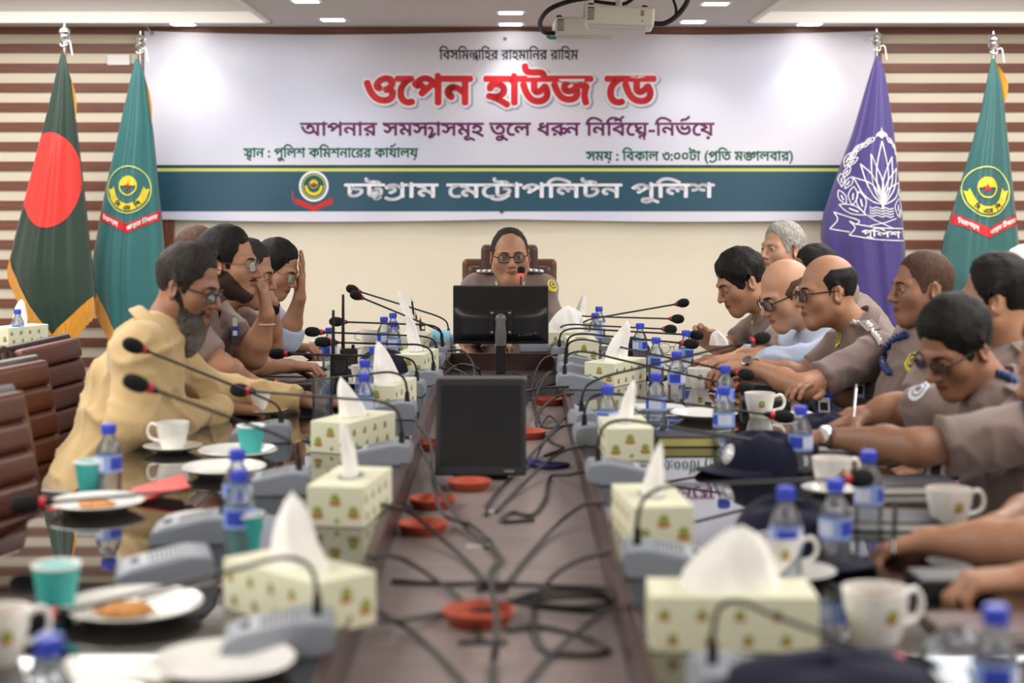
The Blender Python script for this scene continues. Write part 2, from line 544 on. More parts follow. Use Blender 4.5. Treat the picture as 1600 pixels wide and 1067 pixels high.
def emblem(parent, off, fl, cx, cy, R, words=True, white=False, asp=1.08, ribbon=True):
    """fl(lay) -> mapper"""
    P = lambda mb, name, m: mb.build(name, m, parent, smooth=0, off=off)
    if ribbon:
        rb = MB()
        def rib(u, v):
            x = (u * 2 - 1) * 1.42 * R
            sag = -1.08 * R - .55 * R * (1 - abs(u * 2 - 1)) ** 1.2
            return fl(2)(cx + x, cy + sag * asp - (v - .5) * .42 * R)
        rb.grid(rib, 28, 3)
        for s in (-1, 1):
            polyfan(rb, fl(1), [(cx + s * a * R, cy + b * R * asp) for a, b in ((1.05, -.95), (1.3, -.55), (1.62, -.28), (1.66, -.9), (1.42, -1.3), (1.1, -1.2))][::s])
        P(rb, 'emblem_ribbon', M_erd)
    if white:
        P(disc(MB(), fl(2), cx, cy, 0, R * 1.12, sy=asp), 'emblem_disc', M_ewh)
        P(disc(MB(), fl(3), cx, cy, 0, R * .94, sy=asp), 'emblem_disc', M_egr)
    P(disc(MB(), fl(4), cx, cy, R * (.80 if white else .95), R * (.86 if white else 1.0), sy=asp), 'emblem_ring', M_ylr)
    k = .78 if white else 1.0
    P(disc(MB(), fl(4), cx, cy + .17 * R, .0, R * .40 * k, 20, 0, PI, sy=asp), 'emblem_sun', M_yel)
    P(disc(MB(), fl(4), cx, cy + .17 * R, R * .36 * k, R * .42 * k, sy=asp), 'emblem_ring', M_yel)
    P(polyfan(MB(), fl(5), star(cx, cy + .15 * R, .20 * R)), 'emblem_star', M_erd)
    yr = MB()
    disc(yr, fl(4), cx, cy + .02 * R, R * .60 * k, R * .90 * k, 24, PI * 1.13, PI * 1.87, sy=asp)
    for s in (-1, 1):
        polyfan(yr, fl(4), [(cx + s * a * k * R, cy + b * k * R * asp) for a, b in ((.52, -.30), (.80, -.36), (.92, .04), (.76, .0), (.68, .14))][::s])
    P(yr, 'emblem_scroll', M_yel)
    if words:
        def arc(rr, cyy):
            def f(x, y):
                a = -PI / 2 + x / rr
                return fl(6)(cx + (rr + -y) * math.cos(a), cyy + (rr - y) * math.sin(a) * asp)
            return f
        for it, x0, x1 in ((['িস'], -.62, -.38), (['এম'], -.20, .18), (['িপ'], .36, .62)):
            P(text_mb(it, arc(.75 * R, cy), (x0 * R, x1 * R, -.10 * R, .17 * R), .010 * R), 'emblem_lettering', M_blk)
        for it, s, x0, x1 in ((['িনরাপত', sub('ত', .6, -.5, -.2), 'ায়'], -1, -1.18, -.42), (['আস', sub('হ', .6, -.45, -.2), 'ার িঠকানা'], 1, .02, 1.25)):
            def f(x, y):
                u = abs(x / (1.42 * R)); sag = -1.08 * R - .55 * R * max(0, 1 - u) ** 1.2
                return fl(6)(cx + x, cy + sag * asp + y - .09 * R)
            P(text_mb(it, f, (x0 * R, x1 * R, 0, .17 * R), .008 * R), 'emblem_lettering', M_ewh)
emblem(BAN, bo, ban, 492, -291, 20.5, words=False, white=True, asp=1.05)
# cords and eyelets at the banner corners
M_ring = mat('eyelet_metal', (120, 120, 125), .3, metal=1)
for px, py in ((241, 54), (789, 62), (1351, 64), (784, 330)):
    e = MB(); p = ban(2)(px, -py)
    e.lathe([(.006, -.002), (.011, -.002), (.011, .002), (.006, .002)], 12, M=Matrix.Translation(p) @ Matrix.Rotation(PI / 2, 4, 'X'))
    e.build('eyelet', M_ring, BAN, off=bo)
e = MB().tube([ban(1)(241, -54), ban(3)(236, -47), ban(2)(231, -43)], .003, 6)
e.build('tie_cord', M_white, BAN, off=bo)

# ------------------------------------------------------------------ flags on stands
def interp(tab, y):
    if y <= tab[0][0]: return tab[0][1]
    for (a, va), (b, vb) in zip(tab, tab[1:]):
        if y <= b: return va + (vb - va) * (y - a) / (b - a)
    return tab[-1][1]
M_gold = mat('flag_fringe', (214, 150, 36), .5, sheen=.4, var=.25, vscale=60, stretch=(6, 1, .3))
M_pole = mat('flag_pole', (190, 188, 184), .22, metal=1)
def flag(name, label, cloth, Y0, left, right, apex, cut, fr, tipx, pole_px, emb=None, seed=0, gold_edge=None):
    """left/right: tables py->px of the silhouette; cut: (py left, py tip, py right) of the cloth's V hem; fr: fringe drop in px"""
    S = F / Y0
    base = Vector(((pole_px - CX) / S, Y0 + .06, 0))
    T = thing(name, label, 'flag', base, 0, 'flags on stands along the wall')
    rr = random.Random(seed)
    ph = [rr.uniform(0, 6) for _ in range(4)]
    def hw(py):
        l = interp(left, py); r = interp(right, py); return (l + r) / 2, max(.8, (r - l) / 2)
    def surf(px, py, off=0.0):
        c, h = hw(py); u = max(-.999, min(.999, (px - c) / h))
        if off: u = max(-.985, min(.985, u)); px = c + u * h
        phi = math.asin(u)
        dep = .62 * h / S
        fold = (.07 * math.sin(5 * u + ph[0] + .004 * py) + .05 * math.sin(9 * u + ph[1]) + .035 * math.sin(15 * u + ph[2])) * h / S * (1 - abs(u) ** 3)
        y = Y0 - dep * math.cos(phi) - fold - off
        return Vector(((px - CX) / S, y, CAMZ - (py - CY) / S))
    pl, pt, pr = cut
    def hem(u):                          # hem py along -1..1
        c, h = hw(pt); ut = max(-.8, min(.8, (tipx - c) / h))
        return pl + (pt - pl) * (u + 1) / (ut + 1) if u < ut else pt + (pr - pt) * (u - ut) / (1 - ut)
    def sheet(u01, v, a, b, off=0):
        u = math.sin((u01 - .5) * PI * .999)
        py = a(u) + (b(u) - a(u)) * v
        c, h = hw(py)
        return surf(c + h * u, py, off)
    m = MB()
    m.grid(lambda u, v: sheet(u, v, lambda q: apex, hem), 44, 40)
    # back of the drape
    def bk(u01, v):
        u = math.sin((u01 - .5) * PI * .999); py = apex + (hem(u) - apex) * v
        c, h = hw(py); p = surf(c + h * u, py)
        return Vector((p.x, Y0 + .25 * h / S * math.cos(math.asin(u)) + .004, p.z))
    m.grid(lambda u, v: bk(1 - u, v), 24, 20)
    m.build('cloth', cloth, T, smooth=170, off=base)
    m = MB()
    m.grid(lambda u, v: sheet(u, v, lambda q: hem(q) - 1, lambda q: hem(q) + (fr if not callable(fr) else fr(q)) + 1.2 * math.sin(q * 90), .004 + .004 * (int(u * 110) % 2)), 110, 6)
    m.build('fringe', M_gold, T, smooth=40, off=base)
    if gold_edge:
        m = MB(); a, b, w = gold_edge
        m.grid(lambda u, v: Vector(surf(hw(a + (b - a) * v)[0] + hw(a + (b - a) * v)[1] * .93, a + (b - a) * v)) + Vector((u * w * math.sin(PI * min(1, v * 1.1)) / S, .02 - .02 * u, 0)), 4, 14)
        m.build('fringe', M_gold, T, smooth=60, off=base)
    px0 = pole_px
    ztop = CAMZ - (apex - 26 - CY) / S
    p = MB(); cx = base.x; cy = base.y
    p.lathe([(.0105, .03), (.0105, ztop - .04)], 16, (cx, cy - .04, 0))
    p.build('pole', M_pole, T, off=base)
    p = MB(); z = ztop - .05
    p.lathe([(.013, 0), (.013, .012), (.022, .018), (.029, .030), (.031, .042), (.024, .050), (.026, .056), (.031, .066), (.026, .080), (.014, .090), (.006, .096), (.003, .112), (0, .114)], 20, (cx, cy - .04, z))
    p.build('finial', M_chrome, T, off=base)
    p = MB(); p.lathe([(.15, 0), (.15, .012), (.13, .02), (.035, .03), (.022, .06), (.022, .11), (0, .11)], 28, (cx, cy - .04, 0))
    p.build('stand_base', M_chrome, T, off=base)
    p = MB(); p.tube(smoothpath([(cx + .012, cy - .06, z + .01), (cx + .035, cy - .07, z + .015), (cx + .045, cy - .07, z - .03), (cx + .05, cy - .07, z - .06)]), .004, 6)
    p.tube(smoothpath([(cx - .02, cy - .05, z - .0), (cx, cy - .075, z - .012), (cx + .02, cy - .05, z)]), .004, 6)
    p.build('tie_cord', M_white, T, off=base)
    fmap = lambda lay: (lambda px, ny: surf(px, -ny, .0022 + .0009 * lay))
    return T, base, fmap
def cloth_mat(name, col): return mat(name, col, .42, sheen=.25, bump=.04, bscale=30)
M_f1 = cloth_mat('cloth_dark_green', (30, 54, 44)); M_f2 = cloth_mat('cloth_teal', (44, 106, 108)); M_f3 = cloth_mat('cloth_purple', (74, 62, 128)); M_f4 = cloth_mat('cloth_teal_green', (46, 98, 98))
T, b, fm = flag('national_flag', 'dark green flag with a large red disc and yellow fringe, leftmost on its stand', M_f1, 8.46,
    [(80, 96), (170, 75), (270, 50), (370, 24), (420, 13), (470, 16), (560, 40)], [(80, 99), (110, 108), (180, 118), (290, 131), (400, 143), (480, 152), (560, 154)],
    80, (398, 521, 462), (lambda q: 48 - 16 * abs(q)), 92, 99, seed=1, gold_edge=(112, 205, 7))
disc(MB(), fm(1), 82, -281, 0, 74, 56, sx=.66, sy=1).build('red_disc', mat('flag_red', (214, 50, 44), .45, sheen=.2), T, smooth=170, off=b)
T, b, fm = flag('emblem_flag', 'teal police flag with round emblem and red ribbon beside the banner\'s left end', M_f2, 8.76,
    [(92, 211), (190, 189), (300, 164), (400, 146), (445, 143), (560, 150)], [(92, 215), (115, 226), (200, 239), (300, 249), (380, 257), (480, 264), (560, 266)],
    92, (432, 545, 470), 40, 205, 218, seed=2, gold_edge=(118, 210, 6))
emblem(T, b, fm, 206, -296, 34.5)
T, b, fm = flag('emblem_flag', 'purple police flag with white lotus emblem beside the banner\'s right end', M_f3, 8.74,
    [(88, 1368), (130, 1355), (210, 1331), (290, 1301), (335, 1286), (370, 1282), (420, 1292), (560, 1320)], [(88, 1374), (115, 1383), (200, 1396), (300, 1406), (390, 1414), (460, 1417), (560, 1418)],
    88, (440, 560, 500), 40, 1368, 1371, seed=3)
def lotus(T, b, fm):
    s = 5.336
    Q = lambda pts: [(1280 + x / s, -(190 + y / s)) for x, y in pts]
    mb = MB()
    def stroke(pts, w=1.7, close=False):
        p = Q(pts)
        if close: p = p + [p[0]]
        c = _ribbon(p, w); h = len(c) // 2
        A = c[:h]; B = c[h:][::-1]
        vs = [fm(2)(x, y) for x, y in A] + [fm(2)(x, y) for x, y in B]
        mb.add(vs, [(i, i + 1, h + i + 1, h + i) for i in range(h - 1)])
    def leaf(x0, y0, x1, y1, w, ww=1.5, slit=True):
        dx, dy = x1 - x0, y1 - y0; L = math.hypot(dx, dy); nx, ny = -dy / L * w, dx / L * w
        mid = lambda t, k: (x0 + dx * t + nx * k, y0 + dy * t + ny * k)
        stroke([(x0, y0), mid(.25, .75), mid(.55, 1), (x1, y1)], ww); stroke([(x0, y0), mid(.25, -.75), mid(.55, -1), (x1, y1)], ww)
        if slit: stroke([mid(.35, 0), mid(.5, .05), mid(.7, 0)], ww * 1.5)
    for x1, y1, w in ((498, 165, 38), (395, 275, 32), (583, 295, 30), (313, 355, 34), (627, 388, 30), (255, 465, 44), (655, 505, 36)):
        leaf(495, 690, x1, y1, w * 1.3, 1.7, False)
    stroke([(490, 690), (490, 705), (490, 722)], 3.4)
    for k in range(4):
        y = 712 + 22 * k
        stroke([(370 + 36 * i, y + (7 if i % 2 else -4) + i * 2) for i in range(7)], 1.5)
    # cap and finial
    polyfan(mb, fm(2), Q([(440, 135), (450, 105), (480, 88), (492, 84), (498, 45), (504, 84), (520, 90), (545, 108), (550, 130), (520, 125), (498, 145), (470, 122)]))
    wl = [(435, 140, 350, 185, 17), (385, 185, 300, 215, 16), (345, 190, 255, 265, 18), (300, 240, 225, 320, 18), (245, 260, 195, 380, 20), (300, 300, 215, 370, 18), (240, 370, 180, 470, 20),
          (170, 430, 165, 545, 22), (250, 460, 190, 560, 24), (140, 570, 195, 690, 28), (255, 540, 235, 700, 32), (290, 580, 320, 760, 36), (140, 690, 340, 775, 34),
          (540, 135, 600, 190, 14), (590, 180, 625, 235, 11), (615, 230, 640, 300, 9), (635, 290, 648, 370, 7), (650, 560, 665, 650, 12), (640, 640, 625, 790, 32), (690, 700, 640, 800, 18)]
    for a in wl: leaf(*a, 1.35)
    stroke([(345, 775), (460, 835), (575, 885)], 1.4); stroke([(610, 805), (500, 840), (375, 865)], 1.4)
    stroke([(98, 752), (230, 800), (235, 800)], 1.6); stroke([(98, 752), (125, 815), (65, 890)], 1.6); stroke([(65, 890), (150, 905), (210, 915)], 1.6)
    stroke([(235, 800), (285, 825), (255, 850), (210, 825), (250, 880), (205, 940)], 1.6)
    stroke([(205, 940), (420, 975), (690, 990)], 1.6); stroke([(255, 850), (450, 880), (685, 890)], 1.6); stroke([(685, 890), (675, 935), (697, 988)], 1.6)
    mb.build('lotus_emblem', M_ewh, T, smooth=0, off=b)
    x0, x1 = 1280 + 300 / s, 1280 + 645 / s
    sl = (955 - 905) / 345.0
    text_mb(['পুিলশ'], lambda x, y: fm(3)(x, y - (x - x0) * .06), (x0, x1, -(190 + 945 / s), 9), .4).build('lettering', M_ewh, T, smooth=0, off=b)
lotus(T, b, fm)
T, b, fm = flag('emblem_flag', 'teal police flag with round emblem and red ribbon, rightmost against the slatted wall', M_f4, 8.62,
    [(92, 1549), (180, 1531), (270, 1506), (370, 1475), (430, 1464), (560, 1470)], [(92, 1554), (130, 1565), (260, 1579), (360, 1589), (430, 1596), (560, 1602)],
    92, (440, 560, 500), 40, 1540, 1554, seed=4, gold_edge=(96, 170, 10))
emblem(T, b, fm, 1535, -299, 36.5)
# ------------------------------------------------------------------ the conference table
M_glass_top = mat('black_glass_top', (20, 18, 18), .025, ior=1.62, coat=.6, spec=.7)
M_wood_dk = mat('dark_wood', (58, 36, 30), .3, var=.25, vscale=5, stretch=(2, 2, 12))
M_lip = mat('channel_lip', (66, 46, 42), .35, var=.2, vscale=6, stretch=(14, 1, 2))
M_chan = mat('channel_laminate', (134, 121, 117), .32, var=.10, vscale=5, stretch=(1, 6, 1))
XA, XB = -.247, .179                     # inner lips of the channel
XO, XP = -.985, .925                     # outer edges
Y0T, YCE, YET = 1.25, 6.62, 7.02
TAB = thing('conference_table', 'long black glass-topped conference table with a sunken cable channel down the middle', 'table', ((XA + XB) / 2, 4.1, 0))
tb = TAB.location
def top_slab(name, x0, x1, y0, y1):
    MB().box(x0, x1, y0, y1, TZ - .012, TZ, .002).build('glass_top', M_glass_top, TAB, smooth=30, off=tb)
    MB().box(x0 + .004, x1 - .004, y0 + .004, y1 - .004, TZ - .05, TZ - .012).build('table_top', M_wood_dk, TAB, smooth=0, off=tb)
ys = [Y0T, 2.53, 3.92, 5.31, YCE]
for a, b in zip(ys, ys[1:]):
    top_slab('top', XO, XA - .022, a, b - .0015); top_slab('top', XB + .022, XP, a, b - .0015)
top_slab('top', XO, XP, YCE + .02, YET)
for x in (XA, XB):
    s = -1 if x == XA else 1
    a, b = sorted((x, x + s * .022))
    MB().box(a, b, Y0T, YCE + .02, CHZ - .02, TZ + .008, .003).build('channel_lip', M_lip, TAB, smooth=30, off=tb)
MB().box(XA, XB, YCE, YCE + .02, CHZ - .02, TZ + .008, .003).build('channel_lip', M_lip, TAB, smooth=30, off=tb)
ys = [Y0T, 1.96, 3.12, 4.30, 5.46, YCE]
for a, b in zip(ys, ys[1:]):
    MB().box(XA, XB, a + .0015, b - .0015, CHZ - .02, CHZ, .0015).build('channel_board', M_chan, TAB, smooth=30, off=tb)
for x in (XA - .08, XB + .08):
    MB().box(x - .02, x + .02, Y0T + .1, YET - .1, .08, TZ - .05, .004).build('apron_panel', M_wood_dk, TAB, smooth=30, off=tb)
for y in (1.5, 3.1, 4.7, 6.3):
    MB().box(XA - .33, XB + .33, y - .03, y + .03, 0, TZ - .085, .004).build('trestle_leg', M_wood_dk, TAB, smooth=30, off=tb)
# cable outlets let into the channel floor
M_plate = mat('outlet_plate', (176, 170, 166), .4)
for px, py, w in ((747, 855, .05), (766, 800, .035), (764, 799, 0), (768, 922, .06), (754, 1005, .08)):
    if w:
        p = TP(px, py, CHZ)
        MB().box(p.x - w / 2, p.x + w / 2, p.y - .012, p.y + .012, CHZ, CHZ + .003, .001).build('outlet_plate', M_plate if py < 900 else M_dark, TAB, smooth=30, off=tb)

# ------------------------------------------------------------------ monitors standing in the channel
M_bezel = mat('monitor_bezel', (46, 46, 52), .35); M_screen = mat('monitor_screen', (30, 31, 38), .22, spec=.5)
M_mback = mat('monitor_back', (26, 26, 29), .3); M_grey_edge = mat('monitor_edge', (128, 120, 120), .4)
def mon_near():
    b = TP(751, 752, CHZ)
    T = thing('monitor', 'small dark square monitor leaning back in the channel, facing the camera', 'monitor', (b.x, b.y, CHZ))
    w, h, t = .232, .246, .03
    R = Matrix.Rotation(math.radians(-9), 4, 'X') @ Matrix.Translation((0, 0, .014))
    MB().box(-w / 2, w / 2, 0, t, 0, h, .006, R).build('housing', M_bezel, T)
    MB().box(-w / 2 - .001, w / 2 + .001, .002, t, h - .008, h + .006, .003, R).build('top_edge', M_grey_edge, T)
    MB().box(-w / 2 + .014, w / 2 - .014, -.0015, .004, .024, h - .018, .001, R).build('screen', M_screen, T)
    MB().box(-.07, .07, .03, .16, 0, .012, .004).box(-.03, .03, .05, .075, .01, .16, .006).build('stand', M_black, T)
    MB().box(.06, .085, -.003, 0, .008, .014, .001, R).build('button_strip', M_grey_edge, T)
mon_near()
def mon_far():
    y = 6.42
    c = PX(782.5, 446, y)
    T = thing('monitor', 'wide black monitor seen from behind on its stand before the man at the head', 'monitor', (c.x, y, CHZ))
    w = .384; z1 = c.z - CHZ; z0 = z1 - .235
    R = Matrix.Rotation(0, 4, 'X')
    MB().box(-w / 2, w / 2, .006, .02, z0, z1, .004).build('bezel', mat('monitor_rim', (70, 70, 74), .3), T)
    MB().box(-w / 2 + .003, w / 2 - .003, -.004, .012, z0 + .003, z1 - .004, .003).build('housing', M_mback, T)
    MB().grid(lambda u, v: ((u - .5) * w * .97, -.005 - .028 * math.sin(PI * u) ** .6 * min(1, v * 6) * min(1, (1 - v) * 5), z0 + .012 + v * .135), 24, 12).build('rear_bulge', M_mback, T, smooth=60)
    m = MB(); zc = z0 + .085
    m.box(-.045, .045, -.042, -.030, zc - .05, zc + .055, .006)
    m.build('mount_plate', M_black, T)
    for sx in (-.035, .035):
        for dz in (-.035, .042):
            MB().lathe([(.007, 0), (.006, .004), (0, .005)], 10, M=Matrix.Translation((sx, -.042, zc + dz)) @ Matrix.Rotation(PI / 2, 4, 'X')).build('screw', M_chrome, T)
    p = MB(); p.tube([(0, -.056, z0 - .0), (0, -.058, z0 + .04), (0, -.056, zc + .02)], [.022, .024, .018], 14)
    p.ball((0, -.056, zc + .02), (.023, .016, .022))
    p.build('hinge', mat('hinge_grey', (96, 96, 98), .3), T)
    MB().box(-.019, .019, -.068, -.038, .01, z0 + .06, .006).build('stand_post', M_black, T)
    MB().lathe([(.0, 0), (.11, 0), (.11, .006), (.09, .013), (.0, .014)], 30, (0, -.04, 0), sx=1.1, sy=.8).build('stand_base', M_black, T)
    # handwritten white scrawl on the back
    k = MB(); rr = random.Random(3)
    for i in range(8):
        x = .075 + i * .010; z = z0 + .032 + .001 * i
        pts = [(x + rr.uniform(-.003, .004), -.0305, z + rr.uniform(0, .012)) for _ in range(4)]
        k.tube(pts, .0007, 4)
    k.build('scrawl', mat('scrawl_white', (150, 150, 150), .6), T)
mon_far()

# ------------------------------------------------------------------ chairs
M_leather = mat('brown_leather', (104, 62, 48), .32, bump=.10, bscale=160, var=.12, vscale=7)
M_leather_dk = mat('dark_leather', (82, 58, 56), .38, bump=.10, bscale=160)
M_frame_dk = mat('chair_frame', (50, 30, 28), .28)
M_frame_wd = mat('chair_wood', (112, 74, 52), .35, var=.2, vscale=8, stretch=(1, 1, 6))
def make_chair():
    T = thing('conference_chair', 'x', 'chair')
    # seat, facing +Y, x across
    m = MB(); m.box(-.24, .24, -.20, .24, .385, .47, .03, seg=3); m.build('seat', M_leather, T)
    tilt = math.radians(11)
    R = Matrix.Translation((0, -.20, .42)) @ Matrix.Rotation(tilt, 4, 'X')
    bk = MB(); bk.box(-.235, .235, -.035, -.012, .02, .53, .01, R); bk.build('back_shell', M_leather, T)
    n = 7; h = .50 / n
    for k in range(n):
        c = MB(); c.box(-.215, .215, -.012, .034, .03 + k * h + .0005, .03 + (k + 1) * h - .0005, .019, R, seg=3)
        c.build('cushion_roll', M_leather, T)
    for s in (-1, 1):
        f = MB(); f.tube([R @ Vector((s * .235, -.01, z)) for z in (-.04, .1, .25, .38, .47, .53)], [.018, .020, .021, .020, .018, .014], 8)
        f.build('side_rail', M_frame_dk, T)
        a = MB(); a.tube(smoothpath([R @ Vector((s * .245, .0, .23)), (s * .27, -.08, .655), (s * .275, .05, .655), (s * .275, .16, .645), (s * .27, .19, .60), (s * .25, .17, .44)], 4), .016, 8)
        a.build('armrest', M_frame_dk, T)
    MB().tube([R @ Vector((x, -.022, .535)) for x in (-.23, -.1, .1, .23)], .014, 8).build('top_rail', M_frame_dk, T)
    for sx in (-1, 1):
        for sy in (-1, 1):
            MB().tube([(sx * .20, sy * .16, .40), (sx * .23, sy * .21, .0)], [.018, .014], 8).build('leg', M_frame_dk, T)
    return T
chair0 = make_chair(); _used = [0]
def chair(x, y, rz, label, group='brown leather conference chairs', z=0):
    c = chair0 if not _used[0] else copy_tree(chair0)
    _used[0] += 1
    c.location = (x, y, z); c.rotation_euler = (0, 0, rz)
    tag(c, label, 'chair', group)
    return c
FACE_R = -PI / 2      # chair on the left side faces +X
FACE_L = PI / 2
chair(-.95, 2.92, FACE_R - .22, 'empty brown leather chair cut off by the left edge, nearest the camera')
chair(-.99, 3.58, FACE_R - .34, 'empty ribbed brown leather chair beside the red folder, left side')
chair(-1.12, 4.32, FACE_R - .26, 'ribbed brown leather chair the man in the beige shirt sits on')
chair(-1.19, 5.06, FACE_R - .14, 'brown leather chair whose top shows behind the beige-shirted man\'s chair')

def boss_chair():
    y = 7.60
    c = PX(796, 450, y)
    T = thing('executive_chair', 'high-backed dark leather chair with wooden rim behind the man at the head', 'chair', (c.x, y, 0))
    s = F / y; ztop = CAMZ - (405 - CY) / s; zh = CAMZ - (382 - CY) / s
    MB().box(-.225, .225, .02, .06, .46, ztop, .025, seg=3).build('back_rim', M_frame_wd, T)
    MB().box(-.20, .20, -.03, .04, .48, ztop - .03, .028, seg=3).build('back_cushion', M_leather_dk, T)
    MB().box(-.135, .135, -.05, .05, ztop - .14, zh, .03, seg=4).build('headrest', M_leather_dk, T)
    MB().box(-.26, .26, -.50, .02, .40, .50, .04, seg=3).build('seat', M_leather_dk, T)
    for sx in (-1, 1):
        MB().tube(smoothpath([(sx * .25, .03, .55), (sx * .30, -.05, .68), (sx * .30, -.35, .68), (sx * .27, -.38, .46)], 4), .02, 8).build('armrest', M_frame_wd, T)
    MB().lathe([(.03, .06), (.03, .40), (.10, .41)], 16).build('gas_lift', M_chrome, T)
    for k in range(5):
        a = k * 2 * PI / 5
        MB().tube([(0, 0, .09), (.3 * math.cos(a), .3 * math.sin(a) - .0, .045)], [.028, .018], 8).ball((.3 * math.cos(a), .3 * math.sin(a), .028), .028, 10, 6).build('base_arm', M_black, T)
boss_chair()

# ------------------------------------------------------------------ side table at the left wall
def side_table():
    p = PX(-20, 535, 7.35)
    T = thing('side_table', 'dark wooden side table with glass top at the left edge below the flag', 'table', (-2.38, 7.42, 0))
    zt = .735
    MB().box(-.42, .265, -.28, .28, zt - .012, zt, .002).build('glass_top', mat('side_glass', (96, 100, 88), .05, ior=1.5, coat=.5), T)
    MB().box(-.42, .265, -.28, .28, zt - .055, zt - .013, .006).build('table_top', M_wood_dk, T)
    MB().box(-.38, .10, -.24, .24, .08, zt - .055, .006).build('cabinet', mat('cabinet_wood', (70, 38, 30), .3, var=.2, vscale=5, stretch=(2, 2, 10)), T)
    MB().box(.10, .24, -.22, .24, .40, .43, .004).build('shelf', M_wood_dk, T)
    MB().box(.20, .24, -.22, .24, 0, zt - .055, .004).build('side_leg', mat('cabinet_grey', (92, 78, 74), .35), T)
    MB().box(-.38, -.34, -.22, .24, 0, .08, .004).build('foot', M_wood_dk, T)
    MB().box(.06, .10, -.22, .24, 0, .08, .004).build('foot', M_wood_dk, T)
side_table()

# ------------------------------------------------------------------ ceiling projectors
M_proj = mat('projector_white', (226, 224, 216), .35)
def projector(px, py, y, w, h, d, rz, ry, label, rx=0):
    c = PX(px, py, y)
    T = thing('projector', label, 'projector', (c.x, c.y, c.z - h / 2), rz, 'ceiling projectors')
    R = Matrix.Rotation(ry, 4, 'Y') @ Matrix.Rotation(rx, 4, 'X')
    MB().box(-w / 2, w / 2, -d / 2, d / 2, 0, h, .014, R, seg=3).build('housing', M_proj, T)
    MB().box(-w / 2 + .012, w / 2 - .03, -d / 2 + .01, d / 2 - .02, -.016, .004, .006, R).build('bottom_cover', mat('projector_cover', (206, 203, 206), .3), T)
    g = MB().box(-w / 2 + .006, -w / 2 + .036, -d / 2 - .003, -d / 2 + .02, .018, h - .012, .004, R).build('vent', M_black, T)
    for k in range(7):
        MB().box(-w / 2 + .006, -w / 2 + .036, -d / 2 - .005, -d / 2 + .0, .022 + k * (h - .04) / 6.5, .025 + k * (h - .04) / 6.5, 0, R).build('vent_slat', M_proj, g, smooth=0)
    MB().box(w / 2 - .058, w / 2 - .044, -d / 2 - .002, -d / 2 + .01, h - .04, h - .016, .002, R).build('latch', mat('projector_grey', (150, 148, 144), .4), T)
    MB().lathe([(.003, 0), (.003, .002), (0, .002)], 10, M=R @ Matrix.Translation((w / 2 - .05, -d / 2 - .001, .022)) @ Matrix.Rotation(PI / 2, 4, 'X')).build('screw', M_dark, T)
    MB().lathe([(.012, 0), (.013, .012), (.010, .016), (0, .016)], 12, M=R @ Matrix.Translation((w / 2 - .04, -.04, h - .002))).build('foot', M_black, T)
    MB().lathe([(.012, 0), (.013, .012), (.010, .016), (0, .016)], 12, M=R @ Matrix.Translation((-w / 2 + .02, -.04, h - .002))).build('foot', M_black, T)
    MB().tube([(0, 0, h), (0, 0, CEIL - c.z + h / 2)], .014, 10).lathe([(.05, 0), (.05, .01)], 16, (0, 0, CEIL - c.z + h / 2 - .011)).build('ceiling_mount', M_proj, T)
    return c
p1 = projector(915, 45, 7.3, .29, .082, .24, .05, .01, 'lower white ceiling projector, left and half hidden by the other one')
p2 = projector(967, 29, 6.75, .285, .082, .24, -.04, .05, 'larger white ceiling projector with a dark side vent, in front on the right')
M_cable = mat('black_cable', (24, 22, 23), .45)
def ccable(pts, r, label, m=None):
    b = Vector(pts[0])
    o = MB().tube([p - b for p in smoothpath(pts, 6)], r, 8).build('projector_cable', m or M_cable, smooth=60)
    o.location = b
    tag(o, label, 'cable', 'projector cables')
ccable([PX(866, 52, 7.25), PX(850, 50, 7.2), PX(844, 35, 7.1), PX(858, 15, 7.0), PX(890, 2, 7.0), PX(925, -4, 7.0)], .011, 'thick black cable looping left from the lower projector to the ceiling')
ccable([PX(1019, 37, 6.75), PX(1040, 36, 6.75), PX(1060, 22, 6.75), PX(1074, 2, 6.75), PX(1078, -18, 6.8)], .011, 'thick black cable rising right from the front projector')
ccable([PX(1056, 24, 6.75), PX(1056, 12, 6.76), PX(1050, -6, 6.8)], .006, 'thin black branch cable right of the front projector')
ccable([PX(928, 2, 6.9), PX(950, 5, 6.9), PX(975, 6, 6.9), PX(992, -4, 6.9)], .008, 'dark cable along the ceiling just above the front projector')
ccable([PX(868, 59, 7.22), PX(860, 59, 7.2), PX(855, 56, 7.2)], .008, 'short blue cable plug at the lower projector\'s left end', mat('cable_blue', (60, 140, 170), .4))
# ------------------------------------------------------------------ things on the table
def clear_mat(name, tint=(235, 240, 245), gloss=.14, milk=.12):
    m = bpy.data.materials.new(name); m.use_nodes = True; nt = m.node_tree
    nt.nodes.remove(nt.nodes['Principled BSDF'])
    out = nt.nodes['Material Output']
    tr = nt.nodes.new('ShaderNodeBsdfTransparent'); tr.inputs[0].default_value = srgb(*tint)
    gl = nt.nodes.new('ShaderNodeBsdfGlossy'); gl.inputs['Roughness'].default_value = .06
    df = nt.nodes.new('ShaderNodeBsdfDiffuse'); df.inputs[0].default_value = srgb(225, 228, 236)
    fr = nt.nodes.new('ShaderNodeFresnel'); fr.inputs[0].default_value = 1.45
    m1 = nt.nodes.new('ShaderNodeMixShader'); m1.inputs[0].default_value = milk
    m2 = nt.nodes.new('ShaderNodeMixShader')
    nt.links.new(tr.outputs[0], m1.inputs[1]); nt.links.new(df.outputs[0], m1.inputs[2])
    nt.links.new(fr.outputs[0], m2.inputs[0]); nt.links.new(m1.outputs[0], m2.inputs[1]); nt.links.new(gl.outputs[0], m2.inputs[2])
    nt.links.new(m2.outputs[0], out.inputs[0])
    MATS[name] = m
    return m
M_pet = clear_mat('clear_plastic', milk=.13); M_tumbler = clear_mat('tumbler_glass', milk=.05); M_water = clear_mat('water', (222, 232, 240), milk=.03)
